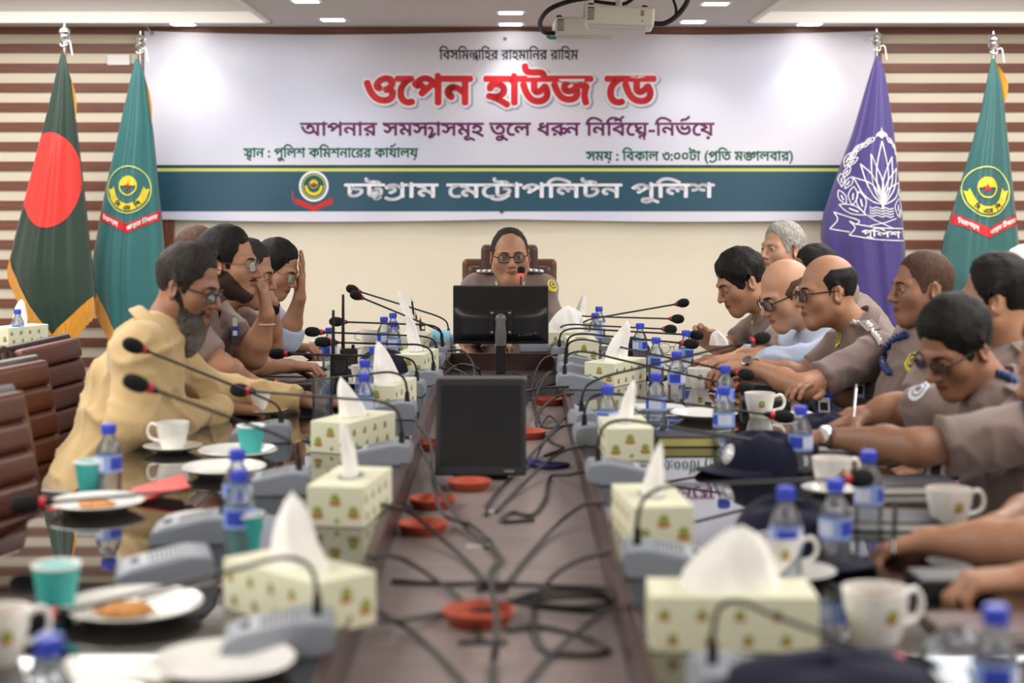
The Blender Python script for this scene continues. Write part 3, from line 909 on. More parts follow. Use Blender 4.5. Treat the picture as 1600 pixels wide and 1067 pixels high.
M_cap = mat('bottle_cap_blue', (58, 78, 205), .35)
M_lab1 = mat('label_blue', (52, 74, 190), .4); M_lab2 = mat('label_pale', (206, 214, 236), .4); M_lab3 = mat('label_light_blue', (140, 165, 222), .4)
def make_bottle():
    T = thing('water_bottle', 'x', 'bottle')
    pr = [(0, .002), (.022, 0), (.027, .004), (.0285, .012), (.027, .018), (.0285, .024), (.027, .030), (.0285, .036), (.027, .042), (.0285, .048), (.0285, .096), (.027, .104), (.021, .118), (.013, .130), (.0125, .139)]
    MB().lathe(pr, 20).build('body', M_pet, T, smooth=60)
    l = MB(); n = 24
    for k in range(n):
        a0, a1 = 2 * PI * k / n, 2 * PI * (k + 1) / n
        for z0, z1, top in ((.055, .062, 1), (.062, .088, 0), (.088, .094, 1)):
            mi = 2 if top else (0 if (k % 12) < 5 else (1 if (k % 12) < 10 else 2))
            l.add([(.0292 * math.cos(a), .0292 * math.sin(a), z) for a, z in ((a0, z0), (a1, z0), (a1, z1), (a0, z1))], [(0, 1, 2, 3)], mi)
    l.build('label_band', [M_lab1, M_lab2, M_lab3], T, smooth=60)
    c = MB(); c.lathe([(.0155, .138), (.0158, .141), (.0155, .158), (.0140, .160), (0, .160)], 20)
    for k in range(20):
        a = 2 * PI * k / 20; c.tube([(.0157 * math.cos(a), .0157 * math.sin(a), .142), (.0157 * math.cos(a), .0157 * math.sin(a), .157)], .0009, 4)
    c.build('cap', M_cap, T, smooth=40)
    return T
def make_reuse(maker):
    proto = maker(); used = [0]
    def place(loc, rz, label, cat=None, group=None, scale=1.0, rx=0.0):
        o = proto if not used[0] else copy_tree(proto)
        used[0] += 1
        o.location = loc; o.rotation_euler = (rx, 0, rz); o.scale = (scale,) * 3
        tag(o, label, cat, group)
        return o
    return place
bottle = make_reuse(make_bottle)
def bot(px, top, label, rz=None, y=None, rx=0.0, z=TZ):
    base = CY + (top - CY) / (1 - .16 / (CAMZ - z))
    p = TP(px, base, z)
    return bottle(p, random.uniform(0, 6) if rz is None else rz, label, 'bottle', 'blue-capped water bottles', rx=rx)
for a in [(170, 662, 'blue-capped water bottle behind the teal paper cup, in front of the beige-shirted man'),
          (371, 702, 'water bottle, farther of the two in line above the left front tissue box'),
          (374, 734, 'water bottle, nearer of the two in line above the left front tissue box'),
          (77, 993, 'water bottle cut by the bottom left corner of the picture'),
          (569, 583, 'water bottle just right of the tall glass, left table half'),
          (585, 541, 'water bottle behind the white tissue peak, beyond the tall glass'),
          (570, 562, 'water bottle half hidden beside the cup handle and white tissue, left half'),
          (600, 495, 'far left water bottle, hindmost of three by the white tissue'),
          (614, 489, 'far left water bottle, middle of three by the white tissue'),
          (615, 502, 'far left water bottle, nearest of three by the white tissue'),
          (515, 512, 'water bottle beside the walkie-talkies before the blue-shirted man'),
          (936, 479, 'hindmost water bottle behind the far right tissue box'),
          (930, 489, 'second hindmost water bottle, touching the far right tissue'),
          (1000, 505, 'water bottle below the crossing far right microphone necks'),
          (1025, 527, 'water bottle beside the folded eyeglasses on the right table half'),
          (1072, 516, 'water bottle in front of the uniformed man holding a tissue'),
          (1057, 549, 'water bottle with a white cup right behind it, right half'),
          (1025, 583, 'water bottle behind the leaning white tissue, right middle'),
          (949, 602, 'water bottle next to the channel, left of the leaning white tissue'),
          (1133, 571, 'water bottle, farther of two in line by the black leather case'),
          (1131, 604, 'clear water bottle, nearer of two in line by the black leather case'),
          (1251, 634, 'water bottle in front of the writing officer\'s wristwatch'),
          (1357, 704, 'water bottle, right of the foam microphone head near the right front'),
          (1305, 748, 'water bottle, left of the foam microphone head near the right front'),
          (1228, 760, 'tilted-looking water bottle behind the tea cup in the right foreground'),
          (1556, 946, 'water bottle in the bottom right corner of the picture')]:
    bot(*a)
tzs = .735
p = PX(22, 475, 7.2); bottle((p.x, 7.25, tzs), 1, 'water bottle on the side table by the left wall', 'bottle', 'blue-capped water bottles')

# tissue boxes ------------------------------------------------------
M_box = mat('tissue_box_card', (226, 226, 198), .55)
M_lg = mat('logo_green', (118, 150, 52), .6); M_lr = mat('logo_red', (214, 96, 76), .6); M_ly = mat('logo_yellow', (214, 200, 90), .6); M_lk = mat('logo_dark', (70, 96, 50), .6)
M_tis = mat('tissue_paper', (244, 242, 238), .8, sss=.0, bump=.15, bscale=40)
BL, BW, BH = .245, .118, .082
R90 = PI / 2
def logo_me(r):
    m = MB()
    def ring(rx, ry, mi, lay, oy=0, n=10):
        m.add([(rx * math.cos(2 * PI * k / n), oy + ry * math.sin(2 * PI * k / n), .0004 * lay) for k in range(n)], [tuple(range(n))], mi)
    ring(r * 1.05, r * .42, 1, 1, -r * .72); ring(r * .78, r * .9, 0, 2); ring(r * .5, r * .55, 2, 3); ring(r * .28, r * .3, 3, 4)
    return m.mesh('printed_logo', [M_lg, M_lr, M_ly, M_lk], 0)
LOGO = [logo_me(.0088), logo_me(.0125), logo_me(.005)]
def make_box():
    T = thing('tissue_box', 'x', 'tissue box')
    MB().box(-BL / 2, BL / 2, -BW / 2, BW / 2, 0, BH, .0025).build('carton', M_box, T)
    ca = T.children[0]
    e = .0004
    for sgn in (1, -1):
        rl = 0 if sgn > 0 else PI
        for row in range(2):
            for k in range(4):
                x = -.09 + k * .055 + (.0 if row else -.012)
                child('printed_logo', LOGO[0], ca, (sgn * x, -sgn * BW / 2, .056 - .036 * row), (R90, 0, rl))
        for x, z, me in ((-.036, .030, 1), (.0, .056, 1), (.038, .032, 1), (.004, .014, 2)):
            child('printed_logo', LOGO[me], ca, (sgn * BL / 2, sgn * x, z), (R90, 0, R90 if sgn > 0 else -R90))
    MB().lathe([(0, 0), (.034, 0)], 20, (0, 0, BH + .0006), sx=1.6, sy=.75).build('opening', mat('opening_grey', (196, 192, 184), .8), T, smooth=0)
    return T
tbox = make_reuse(make_box)
def tissue_mb(h, lean, w, seed, flat=.55, tipw=.36):
    rr = random.Random(seed); ph = [rr.uniform(0, 6) for _ in range(6)]
    def f(u, v):
        a = 2 * PI * u
        r = w * (1 - v) ** .8 * (1 - tipw) + w * tipw * math.sqrt(max(0, 1 - v ** 3))
        fold = 1 + (.16 * math.sin(2 * a + ph[0] + 3 * v) + .13 * math.sin(5 * a + ph[1] + 2 * v) + .08 * math.sin(9 * a + 5 * v + ph[2])) * (.45 + .6 * v)
        x = r * fold * math.cos(a) + lean[0] * h * v ** 1.3 + .02 * h * math.sin(9 * v + ph[3])
        y = r * flat * fold * math.sin(a) + lean[1] * h * v ** 1.3
        z = h * v * (1 + .035 * math.sin(2 * a + ph[4]) * v)
        return (x, y, z)
    return MB().grid(f, 40, 14)
TISN = [0]
def box(px, py, rz, label, tis=None, z=TZ, y=None, sc=1.0):
    """px,py: centre of the carton's base on the table; tis=(height, leanx, leany, width) in the world's axes"""
    p = TP(px, py, z)
    if y: p = Vector(((px - CX) * y / F, y, z))
    T = tbox(p, rz, label, 'tissue box', 'printed tissue boxes', sc)
    if tis:
        h, lx, ly, w = tis
        TISN[0] += 1
        c, s = math.cos(-rz), math.sin(-rz)
        lean = (lx * c - ly * s, lx * s + ly * c)
        m = tissue_mb(h, lean, w, TISN[0])
        m.build('tissue', M_tis, T, smooth=170).location = (0, 0, BH - .004)
    return T
R90 = PI / 2
box(1141, 1003, -.03, 'largest tissue box in the right foreground, long side to the camera, with a big tissue', (.092, .22, .1, .070))
box(1018, 838, R90 + .10, 'tissue box with a pointed tissue behind the front right box', (.105, .18, .0, .036))
box(976, 708, R90 + .04, 'tissue box with a leaning tissue in the middle of the right row', (.11, .22, .0, .040))
box(962, 598, R90 - .55, 'tissue box with a flaring tissue seen corner-on, right row', (.14, .3, 0, .058))
box(908, 560, R90 + .05, 'small-looking tissue box beside the grey microphone base, far right row', None)
box(905, 528, R90 - .1, 'tissue box with a tall narrow tissue, second from the far end on the right', (.13, .2, 0, .046))
box(884, 526, 0.02, 'farthest right tissue box, long side to the camera, with a wide tissue', (.11, .10, 0, .085), y=6.83)
box(466, 962, -.80, 'nearest left tissue box seen corner-on, with a broad pointed tissue', (.115, -.10, .1, .062))
box(548, 805, R90 - .16, 'tissue box with a thin upright tissue, second from the front on the left', (.12, -.16, 0, .030))
box(553, 698, R90 - .42, 'tissue box with a leaning tissue beside the tall glass', (.105, -.35, 0, .050))
box(606, 636, R90 - .22, 'tissue box with a broad triangular tissue, middle of the left row', (.125, -.25, 0, .066))
box(650, 583, R90 - .18, 'tissue box with a long slanting tissue, far left row', (.16, -.22, 0, .042))
box(647, 552, R90 - .1, 'farthest left tissue box with a tall tissue peak', (.18, -.38, 0, .050))
p = PX(30, 520, 7.3); T = tbox((p.x + .0, 7.30, tzs), R90 - .5, 'tissue box on the side table by the left wall', 'tissue box', 'printed tissue boxes')
tissue_mb(.12, (.2, .1), .05, 77).build('tissue', M_tis, T, smooth=170).location = (0, 0, BH - .004)
p = PX(-6, 520, 7.2)
o = MB().box(-.04, .04, -.04, .04, 0, .075, .003).build('small_carton', M_box, loc=(p.x, 7.22, tzs)); tag(o, 'small pale carton at the left edge of the side table', 'box')

# gooseneck microphone units ----------------------------------------
M_mbase = mat('mic_base_grey', (138, 144, 154), .42); M_mtop = mat('mic_panel_grey', (158, 163, 172), .4); M_foam = mat('mic_foam', (20, 20, 22), .95, bump=.5, bscale=500)
M_mring = mat('mic_ring_red', (196, 40, 52), .35); M_neck = mat('gooseneck_black', (20, 20, 21), .4)
def make_mic_base_meshes():
    prof = [(-.075, 0), (.085, 0), (.088, .012), (.08, .026), (-.035, .050), (-.072, .046), (-.078, .03)]
    R = Matrix.Rotation(PI / 2, 4, 'X') @ Matrix.Translation((0, 0, -.06))
    b = MB().prism(prof, 0, .12, M=R, bev=.003).mesh('base', M_mbase, 40)
    sl = math.atan2(-.024, .115)
    Rt = Matrix.Translation((.02, 0, .0395)) @ Matrix.Rotation(-sl, 4, 'Y')
    t = MB().box(-.045, .05, -.045, .045, -.002, .0025, .002, Rt).mesh('top_panel', M_mtop, 40)
    g = MB()
    for k in range(7): g.box(-.04 + k * .008, -.037 + k * .008, -.035, .035, .0025, .0035, 0, Rt)
    g = g.mesh('speaker_grille', M_dark, 0)
    k = MB().box(.028, .044, -.012, .012, .002, .006, .002, Rt).mesh('talk_button', M_dark, 40)
    return b, t, g, k
MBM = make_mic_base_meshes()
def mic(bx, by, rz, head, label, lift=.10, mid=None, root=None, neckz=None):
    """bx,by: photo point of the base centre on the table; head: world point of the foam; rz: direction the unit faces"""
    p = TP(bx, by)
    T = thing('gooseneck_microphone', label, 'microphone', p, rz, 'gooseneck conference microphones')
    for n, m in zip(('base', 'top_panel', 'speaker_grille', 'talk_button'), MBM): child(n, m, T)
    if head is None: return T
    Mi = (Matrix.Translation(p) @ Matrix.Rotation(rz, 4, 'Z')).inverted()
    H = Mi @ Vector(head)
    r0 = Vector((-.050, 0, .047))
    d = (H - r0); dh = Vector((d.x, d.y, 0)); 
    up = r0 + Vector((0, 0, lift * .55))
    pts = [r0, r0 + Vector((0, 0, lift * .35)), r0 + dh * .03 + Vector((0, 0, lift * .8)), r0 + dh * .14 + Vector((0, 0, lift + (H.z - r0.z - lift) * .08)),
           r0 + dh * .34 + Vector((0, 0, lift + (H.z - r0.z - lift) * .30)), r0 + dh * .65 + Vector((0, 0, lift + (H.z - r0.z - lift) * .63)), H]
    path = smoothpath(pts, 5)
    MB().tube([r0 - Vector((0, 0, .006)), r0 + Vector((0, 0, .03))], [.0085, .0065], 10).build('neck_socket', M_neck, T)
    MB().tube(path, .0036, 8).build('gooseneck', M_neck, T, smooth=60)
    t = (path[-1] - path[-3]).normalized()
    q = t.to_track_quat('Z', 'Y').to_matrix().to_4x4(); Mh = Matrix.Translation(H) @ q
    MB().lathe([(.0042, -.018), (.006, -.012), (.0085, -.006), (.0092, .002)], 12, M=Mh).build('capsule', M_neck, T)
    MB().lathe([(.0095, .0), (.0112, .002), (.0112, .011), (.0095, .013)], 16, M=Mh).build('light_ring', M_mring, T)
    MB().lathe([(.010, .012), (.0155, .018), (.0185, .032), (.0185, .046), (.016, .058), (.010, .066), (0, .069)], 18, M=Mh).build('foam_windscreen', M_foam, T, smooth=80)
    return T
def hp(px, py, y): return PX(px, py, y)
RGT, LFT = 0.0, PI
# right row, near to far  (base px,py; foam centre)
mic(1040, 893, RGT - .05, hp(1318, 748, 3.02), 'gooseneck microphone nearest on the right, its foam between two bottles', .10)
mic(968, 752, RGT + .02, hp(1238, 697, 3.85), 'gooseneck microphone pointing at the writing officer\'s silver watch', .10)
mic(942, 692, RGT + .05, hp(1203, 648, 4.35), 'gooseneck microphone whose foam touches the white cup by the black case', .09)
mic(935, 668, RGT + .2, hp(1172, 533, 4.75), 'long gooseneck microphone raised towards the bald man\'s hands', .09)
mic(905, 606, RGT + .05, hp(1150, 603, 4.95), 'gooseneck microphone with foam before the black leather case, lower one', .09)
mic(905, 588, RGT + .1, hp(1152, 582, 5.2), 'gooseneck microphone with foam over the black leather case, upper one', .10)
mic(905, 575, RGT + .12, hp(1066, 536, 5.8), 'gooseneck microphone ending beside the small bottle before the tissue holder', .09)
mic(893, 560, RGT + .12, hp(1076, 523, 6.0), 'gooseneck microphone with foam just right of a blue bottle cap, far right', .08)
mic(890, 548, RGT + .1, hp(1038, 514, 6.2), 'gooseneck microphone lying lowest of the far right trio over navy cloth', .07)
mic(888, 541, RGT + .1, hp(1049, 498, 6.4), 'gooseneck microphone, middle of the far right trio against the wall', .09)
mic(925, 536, RGT + .1, hp(1058, 475, 6.62), 'gooseneck microphone raised highest on the far right against the wall', .06)
mic(1172, 1092, RGT + .05, hp(1395, 1030, 2.12), 'gooseneck microphone in front of the largest tissue box, bottom right', .09)
# left row
mic(442, 1012, LFT + .12, hp(92, 958, 2.44), 'gooseneck microphone nearest on the left, base cut by the bottom edge', .09)
mic(308, 842, LFT + .1, hp(72, 785, 3.06), 'gooseneck microphone with its foam in front of the left plate', .05)
mic(262, 905, LFT + .25, None, 'flat grey microphone console lying without a visible neck, left front')
mic(432, 768, LFT + .1, hp(238, 608, 3.45), 'gooseneck microphone, lower of the two across the beige shirt', .07)
mic(410, 688, LFT + .1, hp(226, 547, 3.98), 'gooseneck microphone, upper of the two across the beige shirt', .06)
mic(596, 722, LFT, hp(392, 611, 4.25), 'gooseneck microphone whose red ring meets the beige sleeve cuff', .10)
mic(610, 652, LFT, hp(436, 599, 4.95), 'gooseneck microphone passing in front of the tall water glass', .09)
mic(628, 617, LFT - .05, hp(450, 553, 5.4), 'gooseneck microphone under the hand with papers, left far half', .08)
mic(655, 600, LFT - .1, hp(522, 535, 5.6), 'gooseneck microphone crossing in front of the walkie-talkie antenna, lower', .09)
mic(662, 572, LFT - .1, hp(503, 519, 5.95), 'gooseneck microphone crossing in front of the walkie-talkie antenna, upper', .07)
mic(672, 560, LFT - .1, hp(538, 503, 6.15), 'gooseneck microphone lying level behind the walkie-talkies', .09)
mic(672, 549, LFT - .1, hp(565, 465, 6.3), 'gooseneck microphone, lower of the pair raised against the cream wall', .05)
mic(683, 541, LFT - .1, hp(560, 455, 6.55), 'gooseneck microphone, upper of the pair raised against the cream wall', .08)
# head of the table: the speaking man's own microphone
def head_mic():
    p = Vector((.10, 6.82, TZ))
    T = thing('gooseneck_microphone', 'gooseneck microphone with lit red ring at the speaking man\'s mouth', 'microphone', p, R90, 'gooseneck conference microphones')
    for n, m in zip(('base', 'top_panel', 'speaker_grille', 'talk_button'), MBM): child(n, m, T)
    Mi = (Matrix.Translation(p) @ Matrix.Rotation(R90, 4, 'Z')).inverted()
    H = Mi @ PX(814, 432, 7.02)
    path = smoothpath([Vector((-.05, 0, .047)), Vector((-.055, 0, .12)), Vector((-.02, .03, .2)), H + (Vector((-.03, .0, -.06))), H], 6)
    MB().tube(path, .0036, 8).build('gooseneck', M_neck, T, smooth=60)
    t = (path[-1] - path[-3]).normalized(); Mh = Matrix.Translation(H) @ t.to_track_quat('Z', 'Y').to_matrix().to_4x4()
    MB().lathe([(.0095, .0), (.0115, .002), (.0115, .013), (.0095, .015)], 16, M=Mh).build('light_ring', mat('ring_lit', (220, 60, 60), .4, emit=(230, 60, 60), estr=1.2), T)
    MB().lathe([(.010, .012), (.0155, .016), (.0175, .026), (.0165, .036), (.010, .044), (0, .046)], 18, M=Mh).build('foam_windscreen', M_foam, T, smooth=80)
head_mic()

# crockery -----------------------------------------------------------
M_china = mat('white_china', (238, 236, 230), .16, coat=.4)
def cup_profile(r=.041, h=.066):
    return [(0, .004), (r * .62, .0), (r * .66, .004), (r * .78, h * .25), (r * .93, h * .65), (r, h), (r - .003, h), (r * .9, h * .65), (r * .74, h * .25), (r * .55, .010), (0, .009)]
def make_cup():
    T = thing('tea_cup', 'x', 'cup')
    MB().lathe(cup_profile(), 28).build('bowl', M_china, T, smooth=60)
    MB().tube(smoothpath([(.037, 0, .055), (.056, 0, .060), (.066, 0, .045), (.060, 0, .026), (.035, 0, .018)], 5), .0042, 8).build('handle', M_china, T, smooth=60)
    m = MB()
    for r, mi, dz, lay in ((.0085, 1, -.006, 1), (.0075, 0, .001, 2), (.004, 2, .001, 3)):
        vs = []
        for k in range(12):
            a = 2 * PI * k / 12
            ang = -R90 + r * math.cos(a) / .037; z = .04 + dz + r * math.sin(a) * (.5 if mi == 1 else 1)
            rr = .041 * (.78 + .15 * (z - .0165) / .0265) + .0008 + .0003 * lay
            vs.append((rr * math.cos(ang), rr * math.sin(ang), z))
        m.add(vs, [tuple(range(12))], mi)
    m.build('printed_logo', [M_lg, M_lr, M_ly], T, smooth=0)
    MB().lathe([(0, 0), (.036, 0)], 20, (0, 0, .052)).build('tea', mat('tea_brown', (120, 70, 36), .1), T, smooth=0)
    return T
cup = make_reuse(make_cup)
saucer_me = MB().lathe([(0, .006), (.03, .004), (.035, 0), (.040, .002), (.072, .014), (.076, .018), (.073, .0185), (.042, .0075), (.03, .0075), (0, .0085)], 32).mesh('saucer', M_china, 60)
def plate_profile(r): return [(0, .003), (r * .55, .003), (r * .58, 0), (r * .62, .002), (r * .74, .008), (r * .97, .018), (r, .021), (r * .985, .023), (r * .75, .013), (r * .62, .007), (0, .007)]
def flat(name, me, loc, label, cat, group=None, rz=0, sc=1):
    o = bpy.data.objects.new(name, me); COL.objects.link(o); o.location = loc; o.rotation_euler = (0, 0, rz); o.scale = (sc, sc, sc)
    return tag(o, label, cat, group)
def saucer(px, py, label, sc=1.0):
    p = TP(px, py); flat('saucer', saucer_me, p, label, 'saucer', 'white saucers', 0, sc); return p
def cup_on(p, rz, label, z=.0085, sc=1.0): return cup((p.x, p.y, p.z + z), rz, label, 'cup', 'white tea cups', sc)
plate_me = {r: MB().lathe(plate_profile(r), 40).mesh('plate', M_china, 60) for r in (.11, .10, .085)}
def plate(px, py, r, label):
    p = TP(px, py); flat('plate', plate_me[r], p, label, 'plate', 'white plates'); return p
p = saucer(270, 706, 'white saucer under the logo cup before the beige-shirted man'); cup_on(p, PI - .2, 'white tea cup with green logo on a saucer before the beige-shirted man', sc=1.05)
p = saucer(410, 648, 'white saucer holding a red marker, by the tall glass'); cup_on(p + Vector((-.01, 0, 0)), PI, 'white tea cup with green logo beside the red marker')
p = saucer(566, 604, 'white saucer under the cup behind the left tissue'); cup_on(p, PI, 'white tea cup showing its handle behind the left tissue')
p = TP(577, 538); cup_on(p, PI, 'white cup with a round logo in front of the cream wall, far left', z=0, sc=1.0)
p = TP(1187, 652); cup_on(p, 0.0, 'white tea cup with handle right beside the black leather case', z=0, sc=1.12)
p = TP(1092, 605); cup_on(p, 0, 'white tea cup beside the far right water bottle', z=0)
p = saucer(1232, 732, 'white saucer on the navy cloth in the right middle', 1.05); cup_on(p, .3, 'white tea cup on a saucer left of the right microphone foam')
p = saucer(1300, 772, 'white saucer half hidden behind the right front bottles', .9); cup_on(p, .4, 'white shallow cup just behind the right front bottles', sc=1.1)
p = saucer(1238, 905, 'white saucer under the right foreground cup'); cup_on(p + Vector((-.02, .01, 0)), 0.1, 'white tea cup in the right foreground above the big tissue', sc=1.0)
p = TP(1368, 1003); cup_on(p, .35, 'white mug in the bottom right beside the big tissue box', z=0, sc=1.22)
p = TP(1483, 822); cup_on(p, .2, 'white mug on the table in front of the uniformed writer, right', z=0, sc=1.15)
p = TP(-4, 1035); cup_on(p, .6, 'white cup cut off by the left edge at the bottom', z=0, sc=1.15)
P1 = plate(208, 962, .11, 'white plate with a piece of pastry in the left foreground')
P2 = plate(152, 797, .10, 'white plate with a snack beside the teal cup, left')
plate(372, 715, .10, 'white plate behind the teal cup, left table half, farther one')
plate(350, 742, .10, 'white plate nearer than its neighbour, left of the first bottle')
plate(322, 826, .085, 'white plate edge beside the grey microphone base, left')
plate(1100, 655, .10, 'flat white plate behind the dark notebook, right')
plate(350, 1052, .10, 'white plate cut by the bottom edge, left')
M_past = mat('pastry', (196, 134, 70), .6, bump=.4, bscale=120, var=.25, vscale=60)
def lump(name, loc, r, label, seed):
    rr = random.Random(seed); m = MB().ball((0, 0, 0), 1, 14, 8)
    ph = [rr.uniform(0, 6) for _ in range(3)]
    m.v = [(x * r[0] * (1 + .15 * math.sin(5 * y + ph[0])), y * r[1] * (1 + .15 * math.sin(6 * x + ph[1])), max(0, z * r[2] + r[2] * .6)) for x, y, z in m.v]
    o = m.build(name, M_past, smooth=170); o.location = loc; tag(o, label, 'food', 'snacks on plates')
lump('pastry_piece', P1 + Vector((-.01, -.02, .0075)), (.045, .03, .013), 'golden pastry piece on the left foreground plate', 1)
lump('pastry_piece', P2 + Vector((.0, -.01, .0075)), (.04, .025, .010), 'brown snack on the plate beside the teal cup', 2)
# fork on the front plate
f = MB(); f.tube([(0, 0, 0), (.06, 0, .004), (.13, 0, .008)], [.003, .0022, .0018], 6)
f.box(-.03, .0, -.009, .009, -.001, .001, .0005)
for k in range(4): f.box(-.065, -.03, -.008 + k * .0047, -.0055 + k * .0047, -.001, .001)
o = f.build('fork', M_chrome, loc=P1 + Vector((.01, .0, .026))); o.rotation_euler = (0, -.03, .5); tag(o, 'steel fork lying across the left foreground plate', 'fork')

# teal paper cups
M_teal_cup = mat('paper_cup_teal', (62, 170, 166), .5)
def make_pcup():
    T = thing('paper_cup', 'x', 'cup')
    MB().lathe([(0, .003), (.025, .003), (.0255, 0), (.037, .078)], 28).build('sleeve', M_teal_cup, T)
    MB().lathe([(.0345, .072), (.0365, .078), (.0385, .080), (.0385, .083), (.0365, .084), (.0345, .081), (.024, .006), (0, .006)], 28).build('rim', M_white, T)
    return T
pcup = make_reuse(make_pcup)
for px, py, l, s in ((88, 962, 'teal paper cup in the left foreground beside the pastry plate', 1), (142, 775, 'teal paper cup beside the bottle and red folder, left', .95),
                  (392, 712, 'teal paper cup with a white rim behind the two left bottles', .95), (383, 868, 'teal paper cup hidden behind the nearer left bottle', .95)):
    pcup(TP(px, py), 0, l, 'cup', 'teal paper cups', s)

# tumblers
def make_glass():
    T = thing('water_glass', 'x', 'glass')
    MB().lathe([(0, 0), (.026, 0), (.027, .004), (.030, .14), (.0285, .14), (.0255, .012), (0, .010)], 24).build('tumbler', M_tumbler, T, smooth=60)
    MB().lathe([(0, .0105), (.0252, .0125), (.027, .075), (0, .075)], 24).build('water', M_water, T, smooth=60)
    return T
glass = make_reuse(make_glass)
glass(TP(504, 672), 0, 'tall clear tumbler half full of water, left table half', 'glass', None, 1.05)

# terracotta pot saucers in the channel
M_terra = mat('terracotta', (176, 78, 54), .6, var=.08, vscale=20)
ts = MB().lathe([(0, 0), (.042, 0), (.048, .004), (.054, .020), (.056, .022), (.053, .023), (.046, .008), (0, .006)], 30).mesh('pot_saucer', M_terra, 50)
for px, py, l in ((661, 832, 'terracotta saucer, nearest of the three left ones before the dark monitor'), (676, 792, 'terracotta saucer, middle of the three left ones before the dark monitor'),
                  (733, 764, 'terracotta saucer at the foot of the dark monitor'), (748, 974, 'large terracotta saucer in the front of the channel under the cables'),
                  (668, 702, 'terracotta saucer peeping out left of the dark monitor'), (858, 632, 'terracotta saucer right behind the dark monitor'), (826, 684, 'terracotta saucer half hidden right of the dark monitor')):
    flat('pot_saucer', ts, TP(px, py, CHZ), l, 'pot saucer', 'terracotta saucers in the channel', 0, 1.12 if 'large' in l else 1)

# cables in the channel ------------------------------------------------
def cable(pts, label, r=.0042):
    """pts: (px, py, height above the channel floor)"""
    P = [TP(a, b, CHZ + c + r) for a, b, c in pts]
    b = P[0].copy()
    o = MB().tube([q - b for q in smoothpath(P, 7)], r, 7).build('microphone_cable', M_cable, smooth=60); o.location = b
    tag(o, label, 'cable', 'black cables in the table channel')
L_ = .075
cable([(598, 788, L_), (640, 800, .05), (700, 850, .01), (742, 890, 0), (757, 915, 0)], 'black cable from the left lip down past the middle terracotta saucers')
cable([(575, 870, L_), (620, 870, .04), (680, 905, .01), (728, 945, .0), (750, 1000, 0)], 'black cable crossing the left of the channel towards the front saucer')
cable([(560, 948, L_), (600, 960, .03), (660, 1000, 0), (720, 1062, 0), (750, 1110, 0)], 'black cable running out of the bottom edge on the left of the channel')
cable([(612, 908, .0), (690, 912, 0), (760, 912, .005), (860, 916, .005), (950, 920, .01), (965, 930, .02)], 'black cable lying straight across the channel above the front saucer')
cable([(545, 965, L_), (610, 970, .02), (700, 958, 0), (770, 952, .01), (790, 950, .0)], 'black cable crossing left of the large front saucer')
cable([(955, 862, L_), (905, 875, .05), (865, 900, .02), (840, 935, 0), (835, 985, 0), (860, 1020, 0), (945, 1020, .0), (925, 1000, .0), (850, 980, 0), (790, 985, 0)], 'looping black cable in the right front of the channel')
cable([(990, 945, L_), (950, 955, .04), (900, 990, .01), (855, 1030, 0), (810, 1085, 0)], 'black cable from the nearest right microphone out of the bottom edge')
cable([(945, 786, L_), (910, 790, .05), (870, 820, .01), (825, 870, 0), (790, 915, 0)], 'black cable from the right lip curving down to the channel outlet')
cable([(770, 1100, 0), (770, 1040, 0), (776, 1000, .035), (774, 955, .04), (768, 915, .01), (770, 890, 0), (782, 875, 0), (772, 860, 0), (768, 850, 0)], 'thick black cable down the channel\'s middle over the front saucer', .0055)
cable([(640, 668, L_), (668, 720, .04), (690, 770, .035), (720, 815, .01), (760, 855, 0)], 'black cable from the left lip along the dark monitor\'s foot')
cable([(648, 655, L_), (672, 690, .05), (676, 740, .02), (690, 800, .035), (735, 820, .01), (765, 845, 0)], 'black cable hanging at the left side of the dark monitor')
cable([(915, 695, L_), (880, 705, .05), (845, 730, .02), (800, 775, 0), (775, 800, 0)], 'black cable from the right lip to the outlet right of the dark monitor')
cable([(905, 662, L_), (875, 668, .05), (840, 700, .03), (800, 745, 0), (765, 785, 0), (760, 805, 0)], 'black cable right of the dark monitor, second one')
cable([(930, 732, L_), (890, 742, .04), (860, 745, .0), (852, 780, 0), (830, 805, 0), (800, 800, 0), (785, 815, 0), (835, 812, 0)], 'kinked black cable below the blue tape on the right')
cable([(790, 942, .01), (850, 935, .02), (930, 932, .02), (960, 940, .01), (935, 955, .01), (850, 950, .01), (800, 940, .01)], 'coiled dark cable bundle by the right lip', .005)
cable([(792, 940, .012), (850, 925, .025), (940, 925, .025), (955, 940, .02), (900, 948, .02), (830, 942, .02)], 'second loop of the coiled cable by the right lip', .004)
cable([(690, 575, L_), (720, 580, .07), (745, 600, .05), (760, 618, .0), (800, 625, 0)], 'black cable left of the far monitor\'s stand')
cable([(700, 548, L_ + .02), (722, 548, .1), (738, 565, .09), (742, 590, .04), (746, 612, 0)], 'arched black cable beside the far monitor, left')
cable([(880, 552, L_), (850, 560, .08), (835, 585, .05), (830, 615, 0), (815, 640, 0)], 'arched black cable beside the far monitor, right')
cable([(893, 575, L_), (860, 580, .06), (840, 600, .03), (832, 625, 0), (838, 650, 0)], 'black cable from the far right microphone base into the channel')
cable([(896, 615, L_), (870, 620, .05), (845, 640, .03), (838, 665, .01), (862, 690, 0), (880, 700, .0), (852, 712, 0)], 'curled black cable right behind the dark monitor')
cable([(740, 612, 0), (770, 605, .01), (800, 612, 0), (835, 608, .02), (865, 600, .03)], 'pale-lit black cable on the channel floor behind the dark monitor')
cable([(692, 600, L_), (715, 605, .05), (740, 620, .02), (775, 628, 0)], 'black cable from the left far lip under the far monitor')
o = MB().box(XA + .004, XB - .004, 5.62, 6.60, CHZ, CHZ + .003, .001).build('channel_dark_sheet', mat('sheet_black', (34, 28, 28), .45)); tag(o, 'dark sheet on the channel floor under the far monitor', 'mat')  # thin dark sheet covering the far end of the channel floor
